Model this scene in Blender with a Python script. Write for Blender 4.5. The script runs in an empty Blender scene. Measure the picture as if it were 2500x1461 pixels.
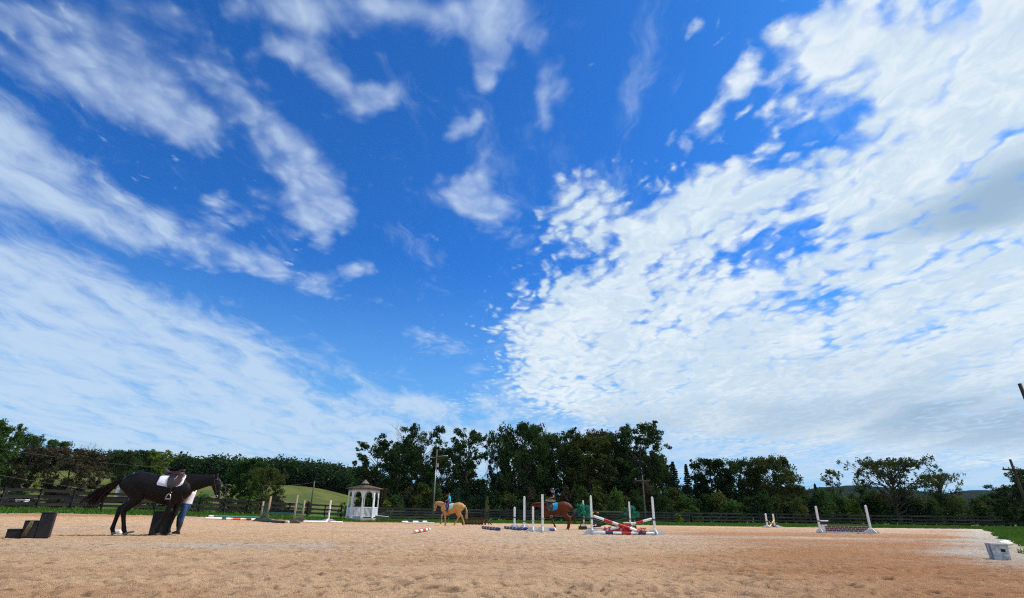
import bpy, math, random
import numpy as np
from mathutils import Vector, Matrix, Euler, Quaternion

scene = bpy.context.scene
COL = scene.collection
PI = math.pi

# ------------------------------------------------------------------ camera
CAM_H = 0.65
PITCH = math.radians(22.24)
ROLL = 0.012
F = 1300.0                      # focal length in pixels of the 2500 px wide photograph
cam_data = bpy.data.cameras.new('camera')
cam_data.sensor_fit = 'HORIZONTAL'
cam_data.sensor_width = 36.0
cam_data.lens = 36.0 * F / 2500.0
cam_data.clip_start = 0.05
cam_data.clip_end = 6000.0
cam = bpy.data.objects.new('camera', cam_data)
COL.objects.link(cam)
CAM_R = Matrix.Rotation(PI / 2 + PITCH, 3, 'X') @ Matrix.Rotation(ROLL, 3, 'Z')
CAM_P = Vector((0, 0, CAM_H))
cam.matrix_world = Matrix.Translation(CAM_P) @ CAM_R.to_4x4()
scene.camera = cam

def ray(px, py):
    return (CAM_R @ Vector(((px - 1250.0) / F, -(py - 730.5) / F, -1.0))).normalized()

# ------------------------------------------------------------------ exposure
vs = scene.view_settings
vs.view_transform = 'Standard'
vs.look = 'None'
vs.exposure = 0.13
vs.gamma = 1.0
scene.render.engine = 'CYCLES'
scene.cycles.use_denoising = False
scene.cycles.sample_clamp_indirect = 1.5
scene.cycles.sample_clamp_direct = 4.0
scene.cycles.denoising_prefilter = 'ACCURATE'
scene.cycles.pixel_filter_type = 'BLACKMAN_HARRIS'
scene.cycles.filter_width = 1.15
vs.use_curve_mapping = False

# ------------------------------------------------------------------ sun
SUN_EL = math.radians(47)
SUN_AZ = math.radians(72)        # from +Y (ahead) towards +X (right)
sun_dir = Vector((math.sin(SUN_AZ) * math.cos(SUN_EL), math.cos(SUN_AZ) * math.cos(SUN_EL), math.sin(SUN_EL)))
sd = bpy.data.lights.new('sun', 'SUN')
sd.energy = 5.0
sd.angle = math.radians(0.53)
sd.color = (1.0, 0.91, 0.78)
so = bpy.data.objects.new('sun', sd)
so.rotation_euler = (-sun_dir).to_track_quat('-Z', 'Y').to_euler()
so.location = (30, 0, 60)
COL.objects.link(so)

# ------------------------------------------------------------------ sky
SKY_STRENGTH = 0.092
world = bpy.data.worlds.new('World')
scene.world = world
world.use_nodes = True
world.cycles.sampling_method = 'MANUAL'
world.cycles.sample_map_resolution = 512
nt = world.node_tree
nt.nodes.clear()
N = nt.nodes.new
L = nt.links.new

def wmath(op, a, b=None, c=None, clamp=False):
    n = N('ShaderNodeMath'); n.operation = op; n.use_clamp = clamp
    for i, v in enumerate((a, b, c)):
        if v is None: continue
        if isinstance(v, (int, float)): n.inputs[i].default_value = v
        else: L(v, n.inputs[i])
    return n.outputs[0]

def wrange(v, a, b, c=0.0, d=1.0, smooth=True):
    n = N('ShaderNodeMapRange'); n.interpolation_type = 'SMOOTHSTEP' if smooth else 'LINEAR'
    L(v, n.inputs['Value'])
    for k, x in (('From Min', a), ('From Max', b), ('To Min', c), ('To Max', d)):
        n.inputs[k].default_value = x
    return n.outputs[0]

def wmix(f, a, b):
    n = N('ShaderNodeMix'); n.data_type = 'RGBA'
    for k, v in ((0, f), (6, a), (7, b)):
        if isinstance(v, (int, float)): n.inputs[k].default_value = v
        elif isinstance(v, tuple): n.inputs[k].default_value = v + (1.0,)
        else: L(v, n.inputs[k])
    return n.outputs[2]

sky = N('ShaderNodeTexSky')
sky.sky_type = 'NISHITA'
sky.sun_disc = False
sky.sun_elevation = SUN_EL
sky.sun_rotation = SUN_AZ
sky.altitude = 300
sky.air_density = 1.0
sky.dust_density = 0.6
sky.ozone_density = 2.2

tc = N('ShaderNodeTexCoord')
DIR = tc.outputs['Generated']
sep = N('ShaderNodeSeparateXYZ'); L(DIR, sep.inputs[0])
zc = wmath('MAXIMUM', sep.outputs[2], 0.0)
den = wmath('ADD', zc, 0.09)
comb = N('ShaderNodeCombineXYZ')
L(wmath('DIVIDE', sep.outputs[0], den), comb.inputs[0])
L(wmath('DIVIDE', sep.outputs[1], den), comb.inputs[1])
PLANE = comb.outputs[0]          # the flat cloud layer overhead

def mapped(vec, loc=(0, 0, 0), rot=(0, 0, 0), scl=(1, 1, 1), kind='POINT'):
    n = N('ShaderNodeMapping'); n.vector_type = kind
    L(vec, n.inputs[0])
    n.inputs['Location'].default_value = loc
    n.inputs['Rotation'].default_value = rot
    n.inputs['Scale'].default_value = scl
    return n.outputs[0]

def wnoise(vec, scale, detail=6, rough=0.55, dist=0.0, lac=2.0):
    n = N('ShaderNodeTexNoise')
    L(vec, n.inputs['Vector'])
    n.inputs['Scale'].default_value = scale
    n.inputs['Detail'].default_value = detail
    n.inputs['Roughness'].default_value = rough
    n.inputs['Lacunarity'].default_value = lac
    n.inputs['Distortion'].default_value = dist
    return n.outputs['Fac']

def patches(table):
    """sum of soft elliptic cloud banks, each fixed to a direction of the sky dome"""
    acc = None
    for px, py, rx, ry, ang, w in table:
        a = math.radians(ang)
        d0 = ray(px, py)
        def off(vx, vy, r):
            k = min(1.0, 200.0 / r)
            p = ray(px + vx * r * k, py + vy * r * k); q = ray(px - vx * r * k, py - vy * r * k)
            v = (p - q) / (2 * k)
            return v
        e1 = off(math.cos(a), math.sin(a), rx)
        e2 = off(-math.sin(a), math.cos(a), ry)
        t1 = (e1 - d0 * e1.dot(d0)); s1 = t1.length; t1 = t1 / s1
        t2 = d0.cross(t1); s2 = max(0.004, (e2 - d0 * e2.dot(d0)).length)
        R = Matrix((t1, t2, d0)).transposed()
        v = mapped(DIR, d0, R.to_euler('XYZ'), (s1, s2, 3.0), 'TEXTURE')
        g = N('ShaderNodeTexGradient'); g.gradient_type = 'SPHERICAL'
        L(v, g.inputs[0])
        acc = wmath('MULTIPLY_ADD', g.outputs['Fac'], w, 0.0 if acc is None else acc)
    return acc

SKY_TINT = (0.21, 0.85, 1.70)
LOWSKY = (2.4, 5.5, 8.6)
CLOUD_A = (8.0, 8.9, 9.6)
CLOUD_A2 = (5.2, 6.9, 8.5)
CLOUD_GREY = (3.4, 4.9, 6.6)
CLOUD_S = (5.7, 7.2, 8.9)
CLOUD_B = (5.7, 7.1, 8.9)
ALTO = [
    (2450, 100, 600, 360, 0, 1.5), (2150, 420, 640, 330, -20, 1.0), (2480, 520, 600, 500, 0, 1.6),
    (1620, 620, 440, 300, 0, 1.0), (1980, 860, 900, 300, 0, 1.3), (1480, 830, 380, 190, 0, 0.95),
    (2500, 900, 700, 330, 0, 1.0), (1370, 935, 280, 110, 5, 0.8), (1400, 490, 190, 150, -40, 0.8),
    (1960, 110, 260, 200, -30, 1.15), (1710, 290, 210, 75, -42, 1.1), (1700, 70, 90, 80, -30, 0.7),
    (1800, 480, 330, 120, -20, 0.5), (1300, 700, 170, 100, 0, 0.6), (1290, 800, 170, 70, 8, 0.5),
    (1850, 1000, 1000, 150, 0, 0.9), (1700, 520, 260, 120, -24, 0.4),
    # gaps
    (1900, 610, 260, 60, -20, -0.60), (1960, 360, 260, 55, -26, -0.55), (2080, 180, 220, 60, -38, -0.45),
    (2420, 660, 240, 26, -16, -0.4), (2000, 740, 420, 50, -8, -0.40), (1570, 780, 160, 40, 6, -0.35),
    (1620, 250, 180, 120, -40, -0.4), (2330, 110, 130, 50, -40, -0.35), (1660, 620, 120, 60, -20, -0.2),
]
SOFT = [
    # upper left
    (80, 120, 240, 90, 24, 0.85), (60, 20, 250, 60, 10, 0.51), (340, 170, 320, 110, 30, 0.63), (330, 265, 290, 75, 30, 0.97), (460, 290, 150, 70, 28, 0.68),
    (560, 200, 260, 80, 42, 0.57), (620, 280, 140, 80, 60, 0.40), (420, 20, 260, 60, 10, 0.51),
    (300, 80, 420, 120, 20, 0.40), (520, 330, 260, 90, 40, 0.40), (140, 230, 260, 70, 26, 0.45),
    # top middle
    (700, 40, 230, 90, 20, 0.85), (680, 130, 120, 50, 10, 0.80), (820, 190, 190, 60, 32, 0.97), (900, 255, 130, 60, -10, 0.85), (960, 210, 90, 50, -30, 0.57),
    (900, 20, 330, 90, 5, 0.85), (1060, 40, 200, 60, 10, 0.57),
    # centre left puffs
    (740, 430, 190, 110, 52, 1.08), (790, 520, 110, 110, 60, 1.03), (790, 600, 50, 40, 0, 0.68), (525, 490, 70, 36, -10, 0.97), (580, 530, 110, 45, 0, 0.85),
    (640, 480, 70, 40, 20, 0.57), (490, 600, 160, 85, 14, 1.14), (640, 640, 120, 60, 10, 0.97), (660, 660, 70, 32, 0, 0.91), (770, 685, 110, 45, -4, 1.08), (790, 725, 80, 28, 8, 0.68),
    (868, 656, 70, 32, 0, 1.14), (730, 350, 130, 60, 45, 0.46), (900, 735, 130, 24, 10, 0.46), (560, 740, 70, 30, 0, 0.34),
    # centre top plume
    (1220, 40, 190, 150, 60, 1.25), (1190, 130, 80, 110, 0, 1.03), (1180, 205, 40, 60, 0, 0.91), (1350, 200, 70, 150, -18, 0.85), (1325, 280, 36, 110, -8, 0.74),
    (1120, 318, 100, 40, -28, 1.08), (1168, 285, 24, 40, 10, 0.68), (1170, 430, 130, 60, -56, 0.91), (1140, 480, 160, 60, 14, 1.03), (1195, 510, 90, 50, 10, 0.91), (1250, 580, 150, 60, 10, 0.46),
    # low small ones
    (1030, 815, 90, 28, 4, 0.74), (1105, 850, 120, 40, 2, 0.85), (1165, 902, 80, 26, -8, 0.80), (1080, 750, 60, 20, 0, 0.23),
]
SHEET = [
    # broad smooth band entering at the left edge
    (-60, 360, 330, 190, 32, 1.3), (150, 470, 330, 120, 30, 1.25), (330, 555, 190, 80, 24, 1.0), (390, 560, 70, 55, 0, 0.8),
    # lower left sheet
    (40, 620, 330, 80, 12, 0.8), (0, 780, 520, 190, 16, 1.0), (330, 800, 420, 150, 24, 1.0), (560, 850, 260, 110, 24, 0.9),
    (150, 960, 900, 190, 8, 1.0), (560, 960, 460, 110, 14, 0.7), (760, 1010, 560, 100, 8, 0.6), (880, 935, 260, 40, 22, 0.6), (1080, 990, 330, 40, 4, 0.6),
    (500, 1090, 1400, 120, 2, 0.7),
    (1900, 1060, 1300, 190, 0, 1.0), (2300, 1100, 800, 170, 0, 0.8), (1250, 1120, 1500, 90, 0, 0.6), (1950, 880, 1000, 260, 0, 0.75), (2380, 320, 560, 420, 0, 0.35),
]
SHADE = [
    (2440, 480, 440, 80, -16, 1.3), (2430, 540, 300, 40, -10, 0.6), (2480, 400, 220, 60, -16, 0.6), (2250, 990, 700, 120, 0, 0.65), (2430, 1030, 420, 100, -4, 0.6),
    (1700, 1040, 900, 80, 0, 0.5), (2100, 880, 420, 60, -4, 0.3), (2300, 60, 300, 60, -10, 0.25),
]

covA = patches(ALTO)
covB = patches(SOFT)
covS = patches(SHEET)
shadeM = patches(SHADE)

# domain warp so that edges fray
wn = N('ShaderNodeTexNoise'); wn.inputs['Scale'].default_value = 3.0; wn.inputs['Detail'].default_value = 3
L(PLANE, wn.inputs['Vector'])
wv = N('ShaderNodeVectorMath'); wv.operation = 'MULTIPLY_ADD'
L(wn.outputs['Color'], wv.inputs[0]); wv.inputs[1].default_value = (0.22, 0.22, 0.22); L(PLANE, wv.inputs[2])
PW = wv.outputs[0]

def wcells(vec, scale, smooth=0.6):
    n = N('ShaderNodeTexVoronoi'); n.feature = 'SMOOTH_F1'
    L(vec, n.inputs['Vector']); n.inputs['Scale'].default_value = scale
    n.inputs['Smoothness'].default_value = smooth; n.inputs['Detail'].default_value = 0.0
    return wmath('SUBTRACT', 1.0, n.outputs['Distance'])

fw = N('ShaderNodeTexNoise'); fw.inputs['Scale'].default_value = 22.0; fw.inputs['Detail'].default_value = 3
L(PLANE, fw.inputs['Vector'])
fv = N('ShaderNodeVectorMath'); fv.operation = 'MULTIPLY_ADD'
L(fw.outputs['Color'], fv.inputs[0]); fv.inputs[1].default_value = (0.06, 0.06, 0.06); L(PW, fv.inputs[2])
PF = fv.outputs[0]

nA1 = wnoise(mapped(PW, (3.1, 1.7, 0), (0, 0, 0.10), (1.3, 0.55, 1)), 2.6, 4, 0.55, 0.3)
nA2 = wnoise(mapped(PW, (0.4, 5.2, 0), (0, 0, 0.1), (1.1, 0.70, 1)), 15.0, 8, 0.66, 0.5)
vA = wcells(mapped(PF, (2.4, 0.2, 0), (0, 0, 0.12), (1.2, 0.72, 1)), 19.0, 0.75)
mixA = wmath('MULTIPLY_ADD', nA2, 0.40, wmath('MULTIPLY_ADD', vA, 0.64, wmath('MULTIPLY', nA1, 0.75)))
# broken cloud field extended unseen overhead and behind the camera, added to whiten ambient light
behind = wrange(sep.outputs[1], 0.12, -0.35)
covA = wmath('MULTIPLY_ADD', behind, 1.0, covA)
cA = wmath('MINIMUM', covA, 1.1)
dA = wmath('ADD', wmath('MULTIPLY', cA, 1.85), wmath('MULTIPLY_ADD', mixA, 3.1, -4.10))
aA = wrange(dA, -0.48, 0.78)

nB1 = wnoise(mapped(PW, (1.3, 4.1, 0), (0, 0, 0.25), (1.0, 0.45, 1)), 2.6, 5, 0.5, 0.3)
nB2 = wnoise(mapped(PW, (9.3, 1.1, 0), (0, 0, 0.1), (1.0, 0.6, 1)), 9.0, 7, 0.60, 0.3)
vB = wcells(mapped(PF, (6.1, 3.3, 0), (0, 0, 0.4), (1.2, 0.85, 1)), 19.0, 0.7)
mixB = wmath('MULTIPLY_ADD', nB2, 0.62, wmath('MULTIPLY_ADD', vB, 0.42, wmath('MULTIPLY', nB1, 0.50)))
cB = wmath('MINIMUM', covB, 0.95)
dB = wmath('ADD', wmath('MULTIPLY', cB, 1.85), wmath('MULTIPLY_ADD', mixB, 2.7, -3.46))
aB = wrange(dB, -0.90, 1.45, 0.0, 0.80)

cS = wmath('MINIMUM', covS, 1.0)
nS = wnoise(mapped(PW, (5.3, 2.9, 0), (0, 0, 0.12), (1.0, 0.36, 1)), 6.0, 8, 0.60, 0.5)
dS = wmath('ADD', wmath('MULTIPLY', cS, 1.05), wmath('MULTIPLY_ADD', nS, 2.3, wmath('MULTIPLY_ADD', nB2, 0.9, -1.82)))
aS = wrange(dS, -0.15, 1.1, 0.0, 0.84)
UP = wrange(sep.outputs[2], -0.01, 0.015)

# light blue haze of the low sky, then the two cloud layers
hz = wrange(sep.outputs[2], 0.0, 0.46, 1.0, 0.0)
tint = N('ShaderNodeMix'); tint.data_type = 'RGBA'; tint.blend_type = 'MULTIPLY'
tint.inputs[0].default_value = 1.0
L(sky.outputs[0], tint.inputs[6]); tint.inputs[7].default_value = SKY_TINT + (1.0,)
base = wmix(wmath('MULTIPLY', hz, 0.8), tint.outputs[2], LOWSKY)
thick = wrange(wmath('MULTIPLY_ADD', nA2, 0.6, wmath('MULTIPLY', nB1, 0.5)), 0.42, 0.66, 0.0, 0.75)
cloudA = wmix(thick, CLOUD_A, CLOUD_A2)
cloudA = wmix(wmath('MULTIPLY', wmath('MINIMUM', shadeM, 1.0), wrange(nB1, 0.35, 0.7, 0.65, 1.0)), cloudA, CLOUD_GREY)
c0 = wmix(wmath('MULTIPLY', aS, UP), base, CLOUD_S)
c1 = wmix(wmath('MULTIPLY', aB, UP), c0, CLOUD_B)
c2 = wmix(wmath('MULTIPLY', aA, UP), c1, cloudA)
bgn = N('ShaderNodeBackground')
L(c2, bgn.inputs['Color']); bgn.inputs['Strength'].default_value = SKY_STRENGTH
wo = N('ShaderNodeOutputWorld'); L(bgn.outputs[0], wo.inputs[0])

# =================================================================== helpers
def new_mat(name, base=(0.5, 0.5, 0.5), rough=0.7, spec=0.3, var=0.0, scale=8.0, var2=None, bump=0.0, bscale=60.0,
            metal=0.0, stretch=(1, 1, 1), coat=0.0, objvar=0.0):
    """a painted / woven / wooden surface: base colour broken up by noise, with a fine relief"""
    m = bpy.data.materials.new(name); m.use_nodes = True
    t = m.node_tree; t.nodes.clear()
    out = t.nodes.new('ShaderNodeOutputMaterial'); p = t.nodes.new('ShaderNodeBsdfPrincipled')
    t.links.new(p.outputs[0], out.inputs[0])
    p.inputs['Roughness'].default_value = rough
    p.inputs['Specular IOR Level'].default_value = spec
    p.inputs['Metallic'].default_value = metal
    p.inputs['Coat Weight'].default_value = coat
    p.inputs['Base Color'].default_value = base + (1,)
    tcn = t.nodes.new('ShaderNodeTexCoord')
    mp = t.nodes.new('ShaderNodeMapping'); mp.inputs['Scale'].default_value = stretch
    t.links.new(tcn.outputs['Object'], mp.inputs[0])
    if var or var2:
        n = t.nodes.new('ShaderNodeTexNoise'); n.inputs['Scale'].default_value = scale; n.inputs['Detail'].default_value = 5
        n.inputs['Roughness'].default_value = 0.62
        t.links.new(mp.outputs[0], n.inputs['Vector'])
        r = t.nodes.new('ShaderNodeMapRange'); t.links.new(n.outputs['Fac'], r.inputs[0])
        r.inputs[1].default_value = 0.35; r.inputs[2].default_value = 0.68
        mx = t.nodes.new('ShaderNodeMix'); mx.data_type = 'RGBA'
        t.links.new(r.outputs[0], mx.inputs[0])
        c2 = var2 if var2 else tuple(c * (1 - var) for c in base)
        mx.inputs[6].default_value = base + (1,); mx.inputs[7].default_value = c2 + (1,)
        src = mx.outputs[2]
        if objvar:
            oi = t.nodes.new('ShaderNodeObjectInfo')
            hs = t.nodes.new('ShaderNodeHueSaturation')
            rr = t.nodes.new('ShaderNodeMapRange'); t.links.new(oi.outputs['Random'], rr.inputs[0])
            rr.inputs[3].default_value = 1 - objvar; rr.inputs[4].default_value = 1 + objvar
            t.links.new(rr.outputs[0], hs.inputs['Value']); t.links.new(src, hs.inputs['Color'])
            src = hs.outputs[0]
        t.links.new(src, p.inputs['Base Color'])
    if bump:
        n = t.nodes.new('ShaderNodeTexNoise'); n.inputs['Scale'].default_value = bscale; n.inputs['Detail'].default_value = 4
        t.links.new(mp.outputs[0], n.inputs['Vector'])
        b = t.nodes.new('ShaderNodeBump'); b.inputs['Strength'].default_value = bump; b.inputs['Distance'].default_value = 0.02
        t.links.new(n.outputs['Fac'], b.inputs['Height']); t.links.new(b.outputs[0], p.inputs['Normal'])
    return m

def leaf_mat(name, col, col2, dry=None):
    """leaves: colour by clump ('tint' on the mesh), thin enough to let some light through"""
    m = bpy.data.materials.new(name); m.use_nodes = True
    t = m.node_tree; t.nodes.clear(); nn = t.nodes.new; ll = t.links.new
    out = nn('ShaderNodeOutputMaterial')
    at = nn('ShaderNodeAttribute'); at.attribute_name = 'tint'
    mx = nn('ShaderNodeMix'); mx.data_type = 'RGBA'
    ll(at.outputs['Fac'], mx.inputs[0]); mx.inputs[6].default_value = col + (1,); mx.inputs[7].default_value = col2 + (1,)
    oi = nn('ShaderNodeObjectInfo'); hs = nn('ShaderNodeHueSaturation')
    r1 = nn('ShaderNodeMapRange'); ll(oi.outputs['Random'], r1.inputs[0]); r1.inputs[3].default_value = 0.485; r1.inputs[4].default_value = 0.515
    r2 = nn('ShaderNodeMapRange'); ll(oi.outputs['Random'], r2.inputs[0]); r2.inputs[3].default_value = 1.15; r2.inputs[4].default_value = 0.8
    ll(r1.outputs[0], hs.inputs['Hue']); ll(r2.outputs[0], hs.inputs['Value']); ll(mx.outputs[2], hs.inputs['Color'])
    d = nn('ShaderNodeBsdfDiffuse'); tr = nn('ShaderNodeBsdfTranslucent'); ms = nn('ShaderNodeMixShader')
    ll(hs.outputs[0], d.inputs[0]); ll(hs.outputs[0], tr.inputs[0]); ms.inputs[0].default_value = 0.28
    ll(d.outputs[0], ms.inputs[1]); ll(tr.outputs[0], ms.inputs[2])
    gl = nn('ShaderNodeBsdfGlossy'); gl.inputs['Roughness'].default_value = 0.45; gl.inputs[0].default_value = (0.8, 0.9, 1, 1)
    m2 = nn('ShaderNodeMixShader'); m2.inputs[0].default_value = 0.006
    ll(ms.outputs[0], m2.inputs[1]); ll(gl.outputs[0], m2.inputs[2]); ll(m2.outputs[0], out.inputs[0])
    return m

class MB:
    """collects simple solids and builds them as ONE mesh object"""
    def __init__(s):
        s.v = []; s.f = []; s.m = []; s.smooth = []
    def add(s, verts, faces, mi=0, smooth=False):
        o = len(s.v); s.v += [tuple(p) for p in verts]
        for f in faces:
            s.f.append(tuple(i + o for i in f)); s.m.append(mi); s.smooth.append(smooth)
    def box(s, c, d, R=None, mi=0, taper=1.0, bev=0.0):
        x, y, z = d[0] / 2, d[1] / 2, d[2] / 2
        if bev > 0:
            b = min(bev, x * .8, y * .8, z * .8); pts = []; fc = []
            for sz, zz in ((-1, z), (-1, z - b), (1, z - b), (1, z)):
                pass
            ring = lambda xx, yy, zz: [(-xx, -yy + b, zz), (-xx + b, -yy, zz), (xx - b, -yy, zz), (xx, -yy + b, zz), (xx, yy - b, zz), (xx - b, yy, zz), (-xx + b, yy, zz), (-xx, yy - b, zz)]
            rings = [ring(x - b * .5, y - b * .5, -z), ring(x, y, -z + b), ring(x, y, z - b), ring(x - b * .5, y - b * .5, z)]
            for r in rings: pts += r
            for k in range(3):
                for i in range(8):
                    j = (i + 1) % 8; fc.append((k * 8 + i, k * 8 + j, k * 8 + 8 + j, k * 8 + 8 + i))
            fc.append(tuple(range(7, -1, -1))); fc.append(tuple(range(24, 32)))
        else:
            t = taper
            pts = [(-x, -y, -z), (x, -y, -z), (x, y, -z), (-x, y, -z), (-x * t, -y * t, z), (x * t, -y * t, z), (x * t, y * t, z), (-x * t, y * t, z)]
            fc = [(3, 2, 1, 0), (4, 5, 6, 7), (0, 1, 5, 4), (1, 2, 6, 5), (2, 3, 7, 6), (3, 0, 4, 7)]
        c = Vector(c)
        s.add([(R @ Vector(p) if R else Vector(p)) + c for p in pts], fc, mi)
    def prism(s, poly, y0, y1, M=None, mi=0):
        """poly: (x,z) outline, extruded along y"""
        n = len(poly)
        pts = [Vector((x, y0, z)) for x, z in poly] + [Vector((x, y1, z)) for x, z in poly]
        if M: pts = [M @ p for p in pts]
        fc = [tuple(range(n)), tuple(range(2 * n - 1, n - 1, -1))]
        for i in range(n):
            j = (i + 1) % n; fc.append((j, i, i + n, j + n))
        s.add(pts, fc, mi)
    def tube(s, pts, rad, n=6, mi=0, smooth=True, cap=True, flat=None):
        pts = [Vector(p) for p in pts]
        if isinstance(rad, (int, float)): rad = [rad] * len(pts)
        o = len(s.v); up = None
        for i, p in enumerate(pts):
            d = (pts[min(i + 1, len(pts) - 1)] - pts[max(i - 1, 0)])
            if d.length < 1e-9: d = Vector((0, 0, 1))
            d.normalize()
            if up is None: up = d.orthogonal().normalized()
            up = (up - d * up.dot(d)).normalized() if (up - d * up.dot(d)).length > 1e-6 else d.orthogonal().normalized()
            w = d.cross(up)
            for k in range(n):
                a = 2 * PI * k / n
                s.v.append(tuple(p + up * (math.cos(a) * rad[i]) + w * (math.sin(a) * rad[i])))
        for i in range(len(pts) - 1):
            for k in range(n):
                j = (k + 1) % n
                s.f.append((o + i * n + k, o + i * n + j, o + (i + 1) * n + j, o + (i + 1) * n + k)); s.m.append(mi if not isinstance(mi, list) else mi[i]); s.smooth.append(smooth)
        if cap:
            e = o + (len(pts) - 1) * n
            s.f.append(tuple(o + k for k in range(n - 1, -1, -1))); s.m.append(mi if not isinstance(mi, list) else mi[0]); s.smooth.append(False)
            s.f.append(tuple(e + k for k in range(n))); s.m.append(mi if not isinstance(mi, list) else mi[-1]); s.smooth.append(False)
    def loft(s, st, n=14, mi=0, lat=(0, 1, 0)):
        """st: list of (point, half height in plane, half width along lat); a closed organic tube"""
        lat = Vector(lat).normalized(); o = len(s.v); P = [Vector(q[0]) for q in st]
        for i, (p, a, b) in enumerate(st):
            d = (P[min(i + 1, len(P) - 1)] - P[max(i - 1, 0)]).normalized()
            w = (lat - d * lat.dot(d))
            w = w.normalized() if w.length > 1e-4 else d.orthogonal().normalized()
            u = w.cross(d)
            for k in range(n):
                t = 2 * PI * k / n
                s.v.append(tuple(P[i] + u * (math.cos(t) * a) + w * (math.sin(t) * b)))
        for i in range(len(st) - 1):
            for k in range(n):
                j = (k + 1) % n
                s.f.append((o + i * n + k, o + i * n + j, o + (i + 1) * n + j, o + (i + 1) * n + k)); s.m.append(mi); s.smooth.append(True)
        e = o + (len(st) - 1) * n
        s.f.append(tuple(o + k for k in range(n - 1, -1, -1))); s.m.append(mi); s.smooth.append(True)
        s.f.append(tuple(e + k for k in range(n))); s.m.append(mi); s.smooth.append(True)
    def ball(s, c, r, n=10, m=7, mi=0, R=None):
        if isinstance(r, (int, float)): r = (r, r, r)
        c = Vector(c); o = len(s.v)
        pts = []; fc = []
        for i in range(m + 1):
            th = PI * i / m
            for k in range(n):
                a = 2 * PI * k / n
                p = Vector((r[0] * math.sin(th) * math.cos(a), r[1] * math.sin(th) * math.sin(a), r[2] * math.cos(th)))
                pts.append((R @ p if R else p) + c)
        for i in range(m):
            for k in range(n):
                j = (k + 1) % n
                fc.append((i * n + k, (i + 1) * n + k, (i + 1) * n + j, i * n + j))
        s.add(pts, fc, mi, True)
    def mesh(s, name, mats):
        me = bpy.data.meshes.new(name)
        me.from_pydata(s.v, [], s.f)
        for m in (mats if isinstance(mats, (list, tuple)) else [mats]): me.materials.append(m)
        me.polygons.foreach_set('material_index', s.m)
        me.polygons.foreach_set('use_smooth', s.smooth)
        me.update()
        return me
    def build(s, name, mats, parent=None, loc=None, rot=None, kind=None):
        return link(name, s.mesh(name, mats), parent, loc, rot, kind)

def link(name, me, parent=None, loc=None, rot=None, kind=None):
    o = bpy.data.objects.new(name, me); COL.objects.link(o)
    if parent is not None: o.parent = parent
    if loc is not None: o.location = loc
    if rot is not None: o.rotation_euler = rot
    if kind: o['kind'] = kind
    return o

def tag(o, label, cat, group=None):
    o['label'] = label; o['category'] = cat
    if group: o['group'] = group
    return o

def thing(name, label, cat, loc=(0, 0, 0), rotz=0.0, group=None):
    o = bpy.data.objects.new(name, None); COL.objects.link(o)
    o.empty_display_size = 0.2
    o.location = loc; o.rotation_euler = (0, 0, rotz)
    return tag(o, label, cat, group)

def np_mesh(name, verts, faces, mats, attrs=None, smooth=False):
    """faces: (n,4) or (n,3) array"""
    me = bpy.data.meshes.new(name)
    nv, nf, k = len(verts), len(faces), faces.shape[1]
    me.vertices.add(nv); me.vertices.foreach_set('co', np.asarray(verts, np.float32).ravel())
    me.loops.add(nf * k); me.loops.foreach_set('vertex_index', np.asarray(faces, np.int32).ravel())
    me.polygons.add(nf); me.polygons.foreach_set('loop_start', np.arange(0, nf * k, k, dtype=np.int32))
    me.polygons.foreach_set('use_smooth', np.full(nf, smooth))
    for m in (mats if isinstance(mats, (list, tuple)) else [mats]): me.materials.append(m)
    if attrs:
        for an, av in attrs.items():
            a = me.attributes.new(an, 'FLOAT', 'POINT'); a.data.foreach_set('value', np.asarray(av, np.float32))
    me.update(calc_edges=True); me.validate()
    return me

def remeshed(mb, name, mat, voxel, smooth=6, fac=0.5):
    """fuse overlapping lofts into one continuous skin"""
    o = bpy.data.objects.new('skin_source', mb.mesh('skin_source', mat)); COL.objects.link(o)
    r = o.modifiers.new('fuse', 'REMESH'); r.mode = 'VOXEL'; r.voxel_size = voxel; r.use_smooth_shade = True
    if smooth:
        s = o.modifiers.new('relax', 'SMOOTH'); s.iterations = smooth; s.factor = fac
    dg = bpy.context.evaluated_depsgraph_get(); dg.update()
    me = bpy.data.meshes.new_from_object(o.evaluated_get(dg))
    bpy.data.objects.remove(o)
    me.name = name; me.materials.clear(); me.materials.append(mat)
    me.polygons.foreach_set('use_smooth', [True] * len(me.polygons))
    return me

# ------------------------------------------------------------------ noise for terrain (world metres)
def _hash(ix, iy, s):
    n = (ix.astype(np.int64) * 374761393 + iy.astype(np.int64) * 668265263 + s * 1442695041) & 0xffffffff
    n = ((n ^ (n >> 13)) * 1274126177) & 0xffffffff
    return ((n ^ (n >> 16)) & 0xffff) / 65535.0

def vnoise(x, y, s=0):
    ix = np.floor(x); iy = np.floor(y); fx = x - ix; fy = y - iy
    fx = fx * fx * (3 - 2 * fx); fy = fy * fy * (3 - 2 * fy)
    a = _hash(ix, iy, s); b = _hash(ix + 1, iy, s); c = _hash(ix, iy + 1, s); d = _hash(ix + 1, iy + 1, s)
    return (a * (1 - fx) + b * fx) * (1 - fy) + (c * (1 - fx) + d * fx) * fy

def fbm(x, y, s=0, o=4, g=0.5):
    r = 0; a = 1; t = 0
    for k in range(o):
        r = r + a * vnoise(x * 2 ** k, y * 2 ** k, s + k * 17); t += a; a *= g
    return r / t

def sm(t):
    t = np.clip(t, 0, 1); return t * t * (3 - 2 * t)

# ------------------------------------------------------------------ lie of the land
ARENA = [(-42, -14), (-37, 18), (-32.5, 36), (-27, 49), (-14.5, 58), (0, 62.5), (14.5, 60.5), (26, 58.5), (51, 62), (19.5, 22.7), (12.6, 14.0), (8.2, 8.0), (2.5, -1.5), (-6, -14)]

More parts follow.
